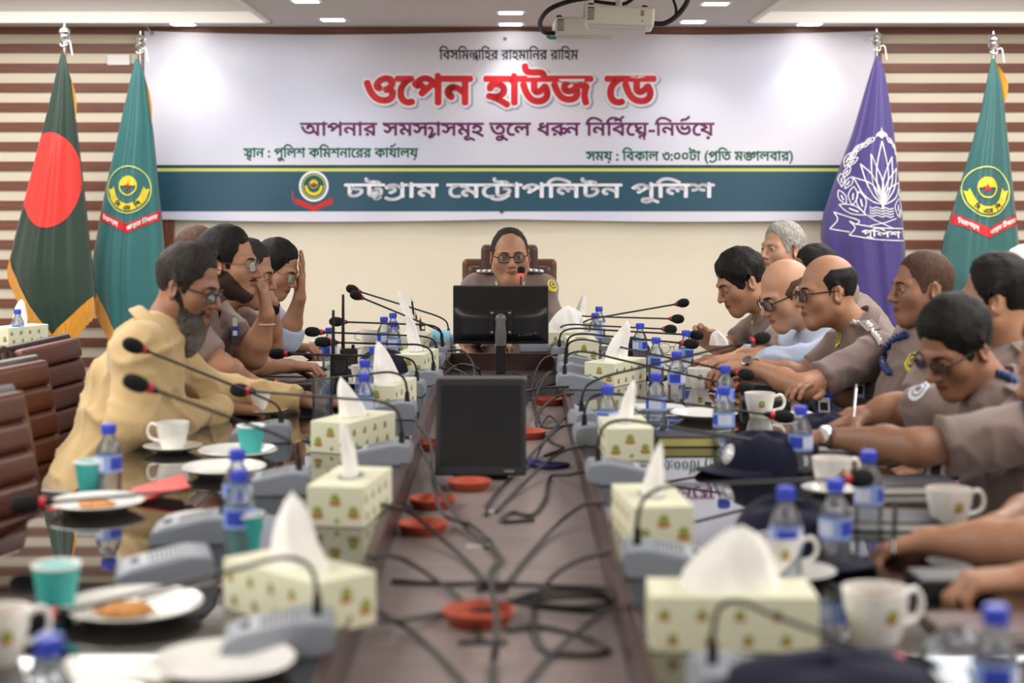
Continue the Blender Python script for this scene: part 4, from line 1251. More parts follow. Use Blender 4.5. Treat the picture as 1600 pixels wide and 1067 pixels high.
cable([(688, 590, L_), (715, 570, .10), (745, 575, .10), (752, 600, .03), (745, 615, 0)], 'black cable arching highest left of the far monitor\'s stand')
cable([(690, 560, L_), (712, 575, .06), (735, 598, .02), (760, 612, 0), (790, 618, 0)], 'black cable sloping across the dark sheet, left part')
cable([(688, 625, L_), (705, 618, .07), (725, 628, .05), (742, 636, .02)], 'short black cable bowing over the left lip behind the dark monitor')
cable([(886, 590, L_), (862, 582, .09), (845, 600, .06), (836, 632, .01), (842, 660, 0)], 'black cable arching over the right lip beside the far monitor')
cable([(888, 604, L_), (850, 606, .05), (815, 612, .01), (780, 606, 0), (745, 600, 0), (720, 612, 0)], 'black cable running across behind the dark monitor\'s top edge')
cable([(720, 590, 0), (745, 584, .02), (770, 590, .02), (800, 584, .02), (830, 592, .01), (850, 615, 0)], 'wavy black cable across the dark sheet under the far monitor', .003)
cable([(845, 640, 0), (838, 655, .03), (850, 668, .02), (872, 665, 0), (858, 650, .01), (842, 672, 0)], 'small curled black cable behind the right edge of the dark monitor', .003)
cable([(905, 650, L_), (880, 655, .06), (850, 690, .02), (835, 720, 0), (810, 740, 0)], 'black cable bending down just right of the dark monitor\'s edge')
# blue tape and a blue cord end by the monitor
o = MB().tube([q - TP(826, 716, CHZ) for q in smoothpath([TP(826, 716, CHZ + .006), TP(850, 722, CHZ + .012), TP(888, 726, CHZ + .006), TP(850, 730, CHZ + .006), TP(824, 722, CHZ + .006)], 6)], .006, 6).build('blue_ribbon', mat('ribbon_blue', (44, 48, 110), .6)); o.location = TP(826, 716, CHZ)
tag(o, 'bunched dark blue ribbon in the channel right of the dark monitor', 'ribbon')

# police caps -----------------------------------------------------------
M_navy = mat('navy_cloth', (26, 28, 48), .85, sheen=.03, bump=.15, bscale=120, spec=.2)
def make_cap():
    T = thing('navy_cap', 'x', 'cap')
    m = MB()
    def crown(u, v):
        a = 2 * PI * u; r = math.cos(v * PI / 2) ** .55
        sag = 1 - .10 * math.sin(3 * a) * v
        return (.085 * r * math.cos(a), .098 * r * math.sin(a), .085 * math.sin(v * PI / 2) ** .8 * sag)
    m.grid(crown, 32, 10); m.build('crown', M_navy, T, smooth=170)
    v = MB()
    def visor(u, w):
        a = -PI * .92 + PI * .84 * u
        r0x, r0y = .085, .098; e = w * .072 * math.sin(PI * u) ** .5
        x = r0x * math.cos(a); y = r0y * math.sin(a) - e
        return (x * (1 + .04 * w), y, .010 - .018 * w * math.cos(a) ** 2 + .004)
    v.grid(visor, 24, 5); vv = list(v.v); ff = list(v.f)
    v.add([(x, y, z - .003) for x, y, z in vv], [tuple(reversed(f)) for f in ff]); v.build('visor', M_navy, T, smooth=170)
    MB().lathe([(.009, 0), (.006, .003), (0, .004)], 10, (0, 0, .084)).build('top_button', M_navy, T)
    bd = MB(); R = Matrix.Translation((0, -.090, .043)) @ Matrix.Rotation(math.radians(68), 4, 'X')
    bd.lathe([(0, .004), (.018, .003), (.022, 0)], 20, M=R, sx=1, sy=1.1)
    for k in range(10):
        a = 2 * PI * k / 10; bd.ball((.016 * math.cos(a), .0175 * math.sin(a), .004), .0035, 8, 5, M=R)
    bd.build('badge', mat('badge_silver', (214, 214, 220), .35, metal=.3), T)
    return T
pcap = make_reuse(make_cap)
for px, py, rz, l, s in ((1232, 868, .6, 'navy cap with silver badge in the right foreground beside the writing hand', 1.15), (1192, 735, -1.2, 'navy cap on the right table half, nearest the upside-down reflection', 1.05),
                      (1290, 690, 1.2, 'navy cap in front of the writing officer\'s forearm', .85), (1300, 1112, 1.6, 'big navy cap cut by the bottom edge on the right', 1.1),
                      (598, 588, -1.0, 'navy cap behind the left tissue box, by the walkie-talkies', 1.05), (985, 560, -.6, 'navy cap under the far right microphone necks', .95)):
    o = pcap(TP(px, py), rz, l, 'cap', 'navy police caps', s)
    if 'bottom edge' in l: o.scale = (1.35, 1.6, .8)

# folders, notebooks and other small things -------------------------------
def slab(name, px, py, w, d, h, rz, m, label, cat, page=None, group=None, z=TZ, tilt=0):
    p = TP(px, py, z)
    T = thing(name, label, cat, p, rz, group)
    R = Matrix.Rotation(tilt, 4, 'Y')
    if page:
        MB().box(-w / 2 + .003, w / 2 - .003, -d / 2 + .003, d / 2 - .003, .003, h - .003, 0, R).build('pages', page, T, smooth=0)
        MB().box(-w / 2, w / 2, -d / 2, d / 2, 0, .003, .001, R).build('cover', m, T); MB().box(-w / 2, w / 2, -d / 2, d / 2, h - .003, h, .001, R).build('cover', m, T)
        MB().box(-w / 2 - .001, -w / 2 + .003, -d / 2, d / 2, 0, h, .001, R).build('spine', m, T)
    else:
        MB().box(-w / 2, w / 2, -d / 2, d / 2, 0, h, min(.006, h * .35), R).build('cover', m, T)
        MB().box(-w / 2 + .01, w / 2 - .01, -d / 2 - .0008, -d / 2 + .002, h * .45, h * .55, 0, R).build('seam', M_dark, T, smooth=0)
    return T
M_page = mat('page_white', (238, 236, 230), .7); M_blackleather = mat('black_leather', (20, 20, 22), .35, bump=.15, bscale=200)
M_navybook = mat('navy_book', (24, 26, 40), .4)
slab('notebook', 1072, 694, .165, .11, .028, .02, M_navybook, 'thick dark notebook lying behind the middle right tissue', 'notebook', page=mat('page_gold', (196, 190, 120), .6))
slab('leather_case', 1195, 640, .15, .10, .036, -.05, M_blackleather, 'black leather case under the officer\'s forearm, right', 'case')
slab('leather_case', 1190, 612, .13, .07, .03, .05, M_blackleather, 'small black pouch by the glasses-wearing officer\'s hand', 'case')
slab('leather_case', 1180, 702, .15, .09, .03, -.08, M_blackleather, 'square black case behind the cup with saucer, right', 'case')
slab('leather_case', 1480, 928, .12, .09, .035, .06, M_blackleather, 'black leather wallet between the two nearest right hands', 'case')
slab('notebook', 1420, 765, .20, .13, .022, .05, mat('grey_book', (70, 72, 76), .5), 'dark grey diary below the writing officer\'s elbow', 'notebook', page=M_page)
slab('notebook', 1390, 820, .18, .14, .02, -.1, M_navybook, 'dark diary beneath the right front bottles', 'notebook', page=M_page)
slab('notebook', 1300, 668, .16, .11, .006, .2, M_page, 'open white notepad under the writing officer\'s hand', 'notepad')
slab('notebook', 1240, 652, .14, .10, .012, .3, M_page, 'white notepad under the glasses-wearing officer\'s elbow', 'notepad')
slab('paper_stack', 1085, 572, .20, .14, .006, .1, M_page, 'white papers before the man holding a tissue', 'papers')
slab('paper_stack', 1030, 640, .15, .10, .014, .1, mat('paper_grey', (206, 206, 206), .6), 'grey-white papers behind the leaning white tissue, right', 'papers')
slab('paper_stack', 470, 572, .22, .15, .012, -.1, M_page, 'white papers before the blue-shirted man', 'papers')
slab('document_box', 500, 555, .085, .06, .062, -.05, mat('box_white', (232, 230, 224), .5), 'white small box beside the walkie-talkies', 'box')
slab('notebook', 440, 585, .24, .15, .02, -.08, mat('brown_book', (96, 70, 66), .5), 'brown-covered diary under the glasses-wearing man\'s hand, left', 'notebook', page=M_page)
slab('laptop_sleeve', 520, 634, .30, .12, .03, .0, M_navybook, 'dark navy sleeve lying behind the tall glass', 'sleeve')
slab('leather_case', 460, 612, .15, .09, .03, .1, M_blackleather, 'black case before the uniformed man\'s folded hands, left', 'case')
slab('mobile_phone', 1010, 590, .075, .15, .009, 1.2, M_black, 'black mobile phone near the far right bottle', 'phone')
slab('mobile_phone', 1325, 705, .08, .15, .010, 1.4, mat('phone_grey', (150, 150, 152), .25), 'pale phone lying under the officer\'s forearm', 'phone')
slab('reflection_sheet', 230, 1045, .25, .12, .002, .02, M_page, 'white sheet standing in for the ceiling reflection at the bottom left', 'papers')  # ceiling reflection in the glass top, drawn as a white sheet
slab('notebook', 1560, 985, .20, .14, .012, .05, mat('brown_book', (96, 70, 66), .5), 'brown folder near the right edge at the bottom', 'notebook', page=M_page)
# red folder leaning on the chair arm side of the table
o = slab('red_folder', 250, 775, .12, .16, .006, .3, mat('folder_red', (212, 44, 36), .45), 'red folder with a raised corner beside the teal paper cup', 'folder', tilt=-.22)
o.location.z += .014
# markers and pens
def pen(a, b, m, label, r=.0045, tip=None):
    a = Vector(a); b = Vector(b)
    T = thing('pen', label, 'pen', a, 0, 'pens and markers')
    d = b - a
    MB().tube([Vector((0, 0, 0)), d * .86], r, 10).build('barrel', m, T)
    MB().tube([d * .86, d * .97, d], [r * .9, r * .4, .0006], 10).build('tip', tip or M_chrome, T)
    MB().tube([d * .03 + Vector((0, -r, r * .6)), d * .25 + Vector((0, -r, r * .9))], r * .25, 6).build('clip', M_chrome, T)
    return T
pen(TP(455, 645) + Vector((0, 0, .030)), TP(490, 641) + Vector((0, 0, .034)), mat('marker_red', (205, 34, 36), .35), 'red marker lying across the saucer by the tall glass', .010)
# pen stand with pens
def pen_stand():
    p = PX(652, 512, 6.85); p.z = TZ
    T = thing('pen_stand', 'black wire desk stand holding red and black pens, far left', 'pen stand', p)
    for z in (.005, .085, .105):
        MB().tube([(.032 * math.cos(a), .026 * math.sin(a), z) for a in [k * PI / 8 for k in range(17)]], .003, 6).build('wire_ring', M_black, T)
    for k in range(6):
        a = k * PI / 3; MB().tube([(.032 * math.cos(a), .026 * math.sin(a), .004), (.032 * math.cos(a), .026 * math.sin(a), .105)], .0015, 5).build('upright', M_black, T)
    MB().lathe([(0, 0), (.033, 0), (.033, .004), (0, .004)], 16).build('foot_plate', M_black, T)
    return T, p
T, p = pen_stand()
for k, (dx, h, c) in enumerate(((-.02, .24, (24, 24, 26)), (-.005, .17, (150, 40, 44)), (.01, .15, (60, 40, 40)))):
    pen(p + Vector((dx * .4 + .008, 0, .006)), p + Vector((dx * 1.3, 0, h)), mat('pen_col%d' % k, c, .4), ('tall black', 'red', 'brown')[k] + ' pen in the black wire stand, far left')
# light blue roll
p = PX(687, 507, 6.86); p.z = TZ
T = thing('paper_roll', 'light blue roll standing by the far monitor\'s left edge', 'roll', p)
Rx = Matrix.Translation((0, 0, .041)) @ Matrix.Rotation(R90, 4, 'Y')
MB().lathe([(.019, -.043), (.041, -.043), (.041, .043), (.019, .043)], 28, M=Rx).build('roll', mat('roll_blue', (128, 196, 226), .5), T)
MB().lathe([(.0, -.040), (.019, -.0435), (.019, .0435), (.017, .0435), (.017, -.0435)], 20, M=Rx).build('core', mat('roll_core', (60, 60, 64), .6), T)
# walkie-talkies
def walkie(px, py, y, ant, label):
    p = Vector(((px - CX) * y / F, y, TZ))
    T = thing('walkie_talkie', label, 'two-way radio', p, .2, 'walkie-talkies')
    MB().box(-.03, .03, -.018, .018, 0, .125, .005).build('body', M_black, T)
    MB().box(-.02, .02, -.021, -.016, .06, .105, .002).build('speaker_grille', M_dark, T)
    MB().box(-.022, .022, -.0205, -.016, .02, .05, .002).build('keypad', M_dark, T)
    MB().lathe([(.006, 0), (.006, .014), (0, .015)], 12, (.015, 0, .124)).build('knob', M_black, T)
    MB().tube([(-.02, 0, .12), (-.02, 0, .16), (-.02, 0, ant)], [.007, .006, .0045], 8).build('antenna', M_black, T)
walkie(545, 590, 5.62, .315, 'walkie-talkie with the taller antenna, far left half of the table')
walkie(530, 600, 5.42, .275, 'walkie-talkie with the shorter antenna, in front of the other one')
# folded eyeglasses lying on the table
def spec_table():
    p = TP(1050, 552)
    T = thing('eyeglasses', 'thin-rimmed eyeglasses lying behind a bottle on the right half', 'glasses', p, .1)
    for s in (-1, 1):
        MB().tube([(s * .032 + .025 * math.cos(a), 0, .022 + .020 * math.sin(a)) for a in [k * PI / 10 for k in range(21)]], .0012, 5).build('rim', M_dark, T)
        MB().tube([(s * .058, 0, .028), (s * .060, .06, .02), (s * .055, .12, .004)], .0013, 5).build('temple', M_dark, T)
    MB().tube([(-.007, 0, .026), (0, 0, .030), (.007, 0, .026)], .0013, 5).build('bridge', M_dark, T)
spec_table()
# crumpled clear wrapper at the bottom right
m = tissue_mb(.05, (.2, 0), .05, 99, .7, .6); o = m.build('plastic_wrapper', M_pet, smooth=60, loc=TP(1492, 1030)); tag(o, 'crumpled clear plastic wrapper near the bottom right corner', 'wrapper')
# ------------------------------------------------------------------ people: bodies grown from smooth distance fields
f32 = np.float32
def s_cone(P, a, b, ra, rb):
    a = np.asarray(a, f32); b = np.asarray(b, f32); ab = b - a
    t = np.clip(((P - a) @ ab) / max(1e-9, float(ab @ ab)), 0, 1)
    d = P - a - t[:, None] * ab
    return np.sqrt(np.einsum('ij,ij->i', d, d)) - (ra + (rb - ra) * t)
def s_ell(P, c, r, R=None):
    q = P - np.asarray(c, f32)
    if R is not None: q = q @ np.asarray(R, f32)
    r = np.asarray(r, f32)
    k0 = np.linalg.norm(q / r, axis=1); k1 = np.linalg.norm(q / (r * r), axis=1)
    return k0 * (k0 - 1) / np.maximum(k1, 1e-6)
def smin(a, b, k):
    h = np.maximum(k - np.abs(a - b), 0) / k
    return np.minimum(a, b) - h * h * k * .25
def smax(a, b, k): return -smin(-a, -b, k)
def union(P, prims, k=.01):
    d = None
    for pr in prims:
        kind = pr[0]
        e = s_cone(P, *pr[1:5]) if kind == 'c' else s_ell(P, *pr[1:4])
        kk = pr[5] if kind == 'c' and len(pr) > 5 else (pr[4] if kind == 'e' and len(pr) > 4 else k)
        d = e if d is None else smin(d, e, kk)
    return d
def nets(fn, lo, hi, h):
    lo = np.asarray(lo, float); hi = np.asarray(hi, float)
    n = np.maximum(4, np.ceil((hi - lo) / h).astype(int) + 1)
    ax = [(lo[i] + h * np.arange(n[i])).astype(f32) for i in range(3)]
    q = 4
    cax = [(lo[i] + h * q * np.arange((n[i] - 1) // q + 2)).astype(f32) for i in range(3)]
    cg = np.stack(np.meshgrid(*cax, indexing='ij'), -1)
    Cv = fn(cg.reshape(-1, 3)).reshape(cg.shape[:3])
    up_ = Cv
    for i in range(3):                    # trilinear upsampling of the coarse field
        k = np.arange(n[i]); a = k // q; t = ((k % q) / q).astype(f32)
        sh = [1, 1, 1]; sh[i] = -1; t = t.reshape(sh)
        up_ = np.take(up_, a, i) * (1 - t) + np.take(up_, a + 1, i) * t
    Fv = up_.astype(f32)
    band = np.abs(Fv) < h * 4.2
    ii = np.argwhere(band)
    if len(ii):
        Pb = np.stack([ax[0][ii[:, 0]], ax[1][ii[:, 1]], ax[2][ii[:, 2]]], 1)
        Fv[band] = fn(Pb)
    S = Fv < 0
    nc = n - 1
    cnt = np.zeros(nc, np.int16)
    acc = np.zeros(tuple(nc) + (3,), f32)
    sl = lambda o: tuple(slice(o[i], o[i] + nc[i]) for i in range(3))
    corners = [(i, j, k) for i in (0, 1) for j in (0, 1) for k in (0, 1)]
    for c in corners:
        for axs in range(3):
            if c[axs] == 0:
                d = list(c); d[axs] = 1
                a = Fv[sl(c)]; b = Fv[sl(d)]
                cr = (a < 0) != (b < 0)
                if not cr.any(): continue
                t = a[cr] / (a[cr] - b[cr])
                v = np.zeros((cr.sum(), 3), f32); v[:] = c; v[:, axs] = t
                acc[cr] += v; cnt[cr] += 1
    act = cnt > 0
    idx = -np.ones(nc, int); ids = np.argwhere(act); idx[act] = np.arange(len(ids))
    V = (ids + acc[act] / cnt[act][:, None]) * h + lo
    faces = []
    for axs in range(3):
        u, w = [(1, 2), (2, 0), (0, 1)][axs]
        A = [slice(None)] * 3; A[axs] = slice(0, nc[axs])
        A[u] = slice(1, nc[u]); A[w] = slice(1, nc[w])
        B = list(A); B[axs] = slice(1, nc[axs] + 1)
        a = S[tuple(A)]; b = S[tuple(B)]
        e = np.argwhere(a != b)
        if not len(e): continue
        flip = b[tuple(e.T)]
        base = e.copy(); base[:, u] += 1; base[:, w] += 1
        q = []
        for du, dw in ((-1, -1), (0, -1), (0, 0), (-1, 0)):
            c = base.copy(); c[:, u] += du; c[:, w] += dw
            q.append(idx[tuple(c.T)])
        q = np.stack(q, 1)
        q[flip] = q[flip][:, ::-1]
        faces.append(q)
    Fc = np.concatenate(faces) if faces else np.zeros((0, 4), int)
    Fc = Fc[(Fc >= 0).all(1)]
    return V, Fc
def np_mesh(name, parts, mats, off, mi=None):
    V = np.concatenate([p[0] for p in parts]) - np.array(off)
    o = 0; Fs = []
    for p in parts: Fs.append(p[1] + o); o += len(p[0])
    Fs = np.concatenate(Fs)
    me = bpy.data.meshes.new(name)
    me.vertices.add(len(V)); me.vertices.foreach_set('co', V.astype(f32).ravel())
    me.loops.add(Fs.size); me.loops.foreach_set('vertex_index', Fs.astype(np.int32).ravel())
    me.polygons.add(len(Fs)); me.polygons.foreach_set('loop_start', np.arange(0, Fs.size, 4, dtype=np.int32))
    for m in (mats if isinstance(mats, (list, tuple)) else [mats]): me.materials.append(m)
    if mi is not None: me.polygons.foreach_set('material_index', mi.astype(np.int32))
    me.update(calc_edges=True); me.validate()
    me.shade_smooth()
    return me
def add_np(name, parts, mats, parent, off, mi=None):
    o = bpy.data.objects.new(name, np_mesh(name, parts, mats, off, mi)); COL.objects.link(o); o.parent = parent
    return o
def wob(P, f, seed):
    a = seed * 1.7
    return (np.sin(P[:, 0] * f + 1.3 * np.sin(P[:, 2] * f * .7 + a) + a) + np.sin(P[:, 1] * f * 1.1 + 1.7 * np.sin(P[:, 0] * f * .6) + 2 * a) + np.sin(P[:, 2] * f * .9 + 1.1 * np.sin(P[:, 1] * f * .8 + a))) / 3

def skin_mat(name, col):
    return mat('skin_' + name, col, .48, sss=.08, bump=.06, bscale=140, var=.06, vscale=30)
SK = {'fair': skin_mat('fair', (196, 150, 122)), 'mid': skin_mat('mid', (172, 126, 99)), 'tan': skin_mat('tan', (148, 106, 83)), 'dark': skin_mat('dark', (112, 78, 62))}
LIP = {k: mat('lip_' + k, c, .45) for k, c in {'fair': (158, 96, 86), 'mid': (132, 78, 68), 'tan': (112, 66, 60), 'dark': (88, 54, 48)}.items()}
def hair_mat(name, col): return mat('hair_' + name, col, .62, bump=.35, bscale=260, var=.35, vscale=120, stretch=(1, .3, .6), spec=.25)
HR = {'black': hair_mat('black', (20, 17, 17)), 'grey': hair_mat('grey', (158, 154, 148)), 'brown': hair_mat('brown', (74, 52, 42)), 'salt': hair_mat('salt', (44, 39, 37)), 'beard': hair_mat('beard', (42, 39, 38)), 'stub': hair_mat('stub', (84, 62, 50)), 'trim': hair_mat('trim', (54, 41, 36))}
def tipped(m, z0, z1, c0, c1):
    nt = m.node_tree; b = nt.nodes['Principled BSDF']
    tc = nt.nodes.new('ShaderNodeTexCoord'); sp_ = nt.nodes.new('ShaderNodeSeparateXYZ'); nt.links.new(tc.outputs['Object'], sp_.inputs[0])
    n = nt.nodes.new('ShaderNodeTexNoise'); n.inputs['Scale'].default_value = 120; nt.links.new(tc.outputs['Object'], n.inputs['Vector'])
    ad = nt.nodes.new('ShaderNodeMath'); ad.operation = 'MULTIPLY_ADD'; ad.inputs[1].default_value = .10; nt.links.new(n.outputs['Fac'], ad.inputs[0]); nt.links.new(sp_.outputs[2], ad.inputs[2])
    mr = nt.nodes.new('ShaderNodeMapRange'); mr.inputs['From Min'].default_value = z0 + .05; mr.inputs['From Max'].default_value = z1 + .05; nt.links.new(ad.outputs[0], mr.inputs['Value'])
    mx = nt.nodes.new('ShaderNodeMix'); mx.data_type = 'RGBA'; nt.links.new(mr.outputs[0], mx.inputs[0]); mx.inputs[6].default_value = srgb(*c0); mx.inputs[7].default_value = srgb(*c1)
    nt.links.new(mx.outputs[2], b.inputs['Base Color'])
    return m
HR['tipped'] = tipped(hair_mat('tipped', (50, 46, 45)), .98, 1.10, (120, 114, 108), (36, 32, 31))
CLO = {'uniform': mat('uniform_cloth', (124, 106, 100), .8, sheen=.25, bump=.12, bscale=260), 'beige': mat('beige_cloth', (196, 168, 120), .8, sheen=.25, bump=.12, bscale=220),
       'blue': mat('pale_blue_cloth', (178, 192, 216), .8, sheen=.2, bump=.12, bscale=220), 'white': mat('white_cloth', (224, 222, 216), .8, sheen=.2, bump=.1, bscale=220), 'grey': mat('grey_cloth', (120, 122, 126), .8, sheen=.2)}
M_trous = mat('dark_trousers', (38, 38, 44), .8); M_shoe = mat('black_shoe', (18, 18, 19), .3)
M_eye = mat('eye_white', (186, 176, 168), .25); M_iris = mat('eye_iris', (38, 24, 18), .15); M_brow = mat('eyebrow', (34, 28, 26), .8)
M_rim = mat('glasses_rim', (26, 25, 28), .3); M_wire = mat('glasses_wire', (150, 146, 140), .25, metal=1)
M_lens = clear_mat('glasses_lens', (232, 236, 240), milk=.02)
M_steel = mat('watch_steel', (200, 200, 200), .2, metal=1); M_dial = mat('watch_dial', (210, 210, 214), .2)

def head_prims(fat=1.0, nose=1.0, jaw=1.0):
    x = fat
    p = [('e', (0, -.014, .036), (.0755, .096, .086)), ('e', (0, .020, -.028), (.066 * x, .070, .086), None, .03)]
    for s in (-1, 1):
        p += [('c', (s * .052 * x * jaw, -.002, -.050), (s * .018 * jaw, .062, -.094), .022 * x, .018, .025), ('e', (s * .043 * x, .052, -.020), (.026, .026, .026), None, .025),
              ('c', (s * .010, .086, .022), (s * .046, .068, .022), .011, .010, .016)]
    p += [('c', (0, .070, -.094), (0, .064, -.098), .020 * x, .020 * x, .02), ('c', (0, .080, -.050), (0, .078, -.074), .017, .015, .02)]
    return p
def nose_prims(n=1.0):
    return [('c', (0, .087, .014), (0, .1115 * (1 + .04 * (n - 1)), -.028), .0075 * n, .0115 * n, .010), ('e', (.0125 * n, .099, -.031), (.0085, .010, .0075), None, .008), ('e', (-.0125 * n, .099, -.031), (.0085, .010, .0075), None, .008)]
def make_head_fn(D):
    base = head_prims(D.get('fat', 1.0), 1.0, D.get('jaw', 1.0)); nz = nose_prims(D.get('nose', 1.0))
    op = D.get('eyes', .0036)
    nb = D['neck_local']
    def core(P):
        d = union(P, base, .02)
        for s in (-1, 1):
            d = smax(d, -s_ell(P, (s * .033, .098, .003), (.022, .022, .013)), .014)
        d = union_into(P, d, nz)
        for s in (-1, 1):     # lids around the eyeballs
            q = P - np.asarray((s * .0325, .0765, .004), f32)
            sp = np.sqrt(np.einsum('ij,ij->i', q, q)) - .0142
            slit = np.maximum(np.abs(q[:, 2] + .001) - op * np.sqrt(np.clip(1 - (q[:, 0] / .0135) ** 2, 0, 1)), -(q[:, 1] - .004))
            d = smin(d, np.maximum(sp, -slit), .004)
        # lips
        for z, r, y in ((-.0555, .0055, .0935), (-.0640, .0062, .0925)):
            d = smin(d, s_cone(P, (-.020, y - .010, z - .001), (0, y, z), .003, r), .006); d = smin(d, s_cone(P, (.020, y - .010, z - .001), (0, y, z), .003, r), .006)
        # ears
        for s in (-1, 1):
            c, sn = math.cos(.5), math.sin(.5)
            R = np.array([[c, s * sn, 0], [-s * sn, c, 0], [0, 0, 1]])
            e = s_ell(P, (s * .0800, -.014, -.002), (.0085, .021, .033), R)
            e = smax(e, -s_ell(P, (s * .0895, -.006, .002), (.008, .012, .020), R), .005)
            d = smin(d, e, .006)
        return d
    def full(P):
        d = core(P)
        n = s_cone(P, (0, -.028, -.050), nb, .055, .060)
        d = smin(d, n, .03)
        if D.get('dchin'): d = smin(d, s_ell(P, (0, .035, -.105), (.045, .045, .03)), .03)
        return d
    return core, full
def union_into(P, d, prims):
    for pr in prims:
        e = s_cone(P, *pr[1:5]) if pr[0] == 'c' else s_ell(P, *pr[1:4])
        kk = pr[5] if pr[0] == 'c' else pr[4]
        d = smin(d, e, kk)
    return d
def hair_fn(D, core):
    st = D['hair']; seed = D.get('seed', 1)
    th = D.get('hair_th', .010)
    def fn(P):
        x, y, z = P[:, 0], P[:, 1], P[:, 2]
        ax_ = np.abs(x)
        fa, fb = D.get('hairline', (.45, .036))
        front = (y - fa * z - fb + .10 * ax_ * D.get('recede', 1.0) + .006 * wob(P, 130, seed) + .003 * wob(P, 330, seed)) / 1.1      # >0: forehead and face
        low = -np.maximum(z + .012 + .5 * (y - .02), -(y + .036))                 # >0: below the ear line, in front of its back
        nape = -(z + .072 + .003 * wob(P, 140, seed))
        reg = smax(smax(front, low, .008), nape, .008)
        if st in ('side', 'ring'):
            reg = smax(reg, z - (.055 if st == 'ring' else .080) + np.maximum(0, y) * .8, .01)
        t = np.clip(-reg / D.get('taper', .030), 0, 1)
        th_ = th * (.35 + .65 * np.clip((z + .03) / .10, 0, 1)) * np.sqrt(t)
        sk = s_ell(P, (0, -.014, .036), (.0755, .096, .086))
        d = np.minimum(core(P), sk) - th_
        rg = D.get('rough', 1.0)
        d = d + t * rg * (.0022 * wob(P, 95, seed) + .0012 * wob(P * np.array((1, .4, .6), f32), 420, seed + 3))
        d = np.maximum(d, reg)
        for s_ in (-1, 1):
            d = np.maximum(d, -s_ell(P, (s_ * .082, -.010, -.004), (.016, .026, .034)))
        return d
    return fn
def beard_fn(D, core):
    kind = D['beard']
    def fn(P):
        x, y, z = P[:, 0], P[:, 1], P[:, 2]
        c = core(P)
        if kind == 'full':
            b = s_ell(P, (0, .055, -.105), (.052, .040, .072))
            for s in (-1, 1): b = smin(b, s_cone(P, (s * .066, .006, -.018), (s * .040, .045, -.095), .013, .030), .03)
            b = smin(b, s_ell(P, (0, .060, -.155), (.034, .026, .045)), .03)
            b = smin(b, s_cone(P, (-.026, .084, -.050), (.026, .084, -.050), .009, .009), .01)
            b = smax(b, -s_ell(P, (0, .105, -.061), (.018, .020, .0085)), .006)
            b = np.maximum(b, z + .022 - .35 * np.abs(x)) if False else b
            b = np.maximum(b, -(np.abs(x) - .030) * 1.0 - 0.0 + 0 * z) if False else b
            b = smax(b, -s_ell(P, (0, .090, -.020), (.050, .06, .028)), .01)
            return b + .003 * wob(P, 110, 4) + .002 * wob(P, 260, 9)
        if kind == 'moustache':
            b = smin(s_cone(P, (0, .0955, -.0455), (.022, .085, -.053), .0055, .003), s_cone(P, (0, .0955, -.0455), (-.022, .085, -.053), .0055, .003), .004)
            return b + .001 * wob(P, 240, 2)
        # trimmed: thin shell over the jaw, fading out at its edges
        reg = np.maximum((z + .026 + .9 * np.maximum(0, y - .02) - .35 * np.maximum(0, np.abs(x) - .04)), -(y + .016))
        mo = s_ell(P, (0, .092, -.0475), (.030, .022, .0075))
        reg = smin(reg, mo, .006)
        reg = smax(reg, -s_ell(P, (0, .098, -.0605), (.022, .02, .0085)), .004)
        c = np.minimum(c, s_cone(P, (0, -.028, -.050), D['neck_local'], .055, .060)) if False else c
        sh = c - .0032 * np.sqrt(np.clip(-reg / .016, 0, 1))
        return np.maximum(sh, reg) + .0006 * wob(P, 300, 3)
    return fn
def xf(M, V):
    M = np.array(M); return V @ M[:3, :3].T + M[:3, 3]
def rot_head(pos, yaw, pitch, roll, sc):
    return Matrix.Translation(pos) @ Matrix.Rotation(math.radians(yaw), 4, 'Z') @ Matrix.Rotation(math.radians(-pitch), 4, 'X') @ Matrix.Rotation(math.radians(roll), 4, 'Y') @ Matrix.Diagonal((sc, sc * .93, sc, 1))
def hand_prims(sx, curl, thumb=0.0, spread=.10):
    """local: y fingers, z back of the hand, thumb towards sx*x"""
    cs = curl if isinstance(curl, (list, tuple)) else [curl] * 4
    pr = []
    K = [(.026, .088, .0), (.008, .093, .002), (-.010, .088, .001), (-.027, .078, -.002)]
    L = [(.040, .024, .020), (.044, .027, .021), (.040, .025, .020), (.032, .019, .018)]
    R0 = [.0098, .0102, .0096, .0086]
    for i, (kx, ky, kz) in enumerate(K):
        pr.append(('c', (sx * kx * .5, .004, 0), (sx * kx, ky, kz), .019 if i in (1, 2) else .017, .0125, .012))
    pr.append(('e', (sx * .020, .035, -.010), (.020, .032, .014), None, .012))
    for i, (kx, ky, kz) in enumerate(K):
        p = np.array((sx * kx, ky, kz)); a = 0.0; sp = sx * spread * (1.2 - i * .8)
        for j in range(3):
            a += cs[i] * (.75, 1.0, .7)[j]
            d = np.array((sp * math.cos(a), math.cos(a), -math.sin(a))); d /= np.linalg.norm(d)
            q = p + d * L[i][j]
            pr.append(('c', tuple(p), tuple(q), R0[i] * (1 - .08 * j), R0[i] * (.93 - .1 * j), .005))
            p = q
    t0 = np.array((sx * .016, .018, -.006)); 
    dirs = [np.array((sx * .72, .66, -.25 - .3 * thumb)), np.array((sx * (.42 - .7 * thumb), .86, -.30 - .45 * thumb)), np.array((sx * (.2 - 1.0 * thumb), .92, -.28 - .4 * thumb))]
    p = t0
    for d, l, r, r2 in zip(dirs, (.042, .034, .027), (.0155, .0112, .0105), (.0115, .0105, .0088)):
        d = d / np.linalg.norm(d); q = p + d * l
        pr.append(('c', tuple(p), tuple(q), r, r2, .008)); p = q
    return pr
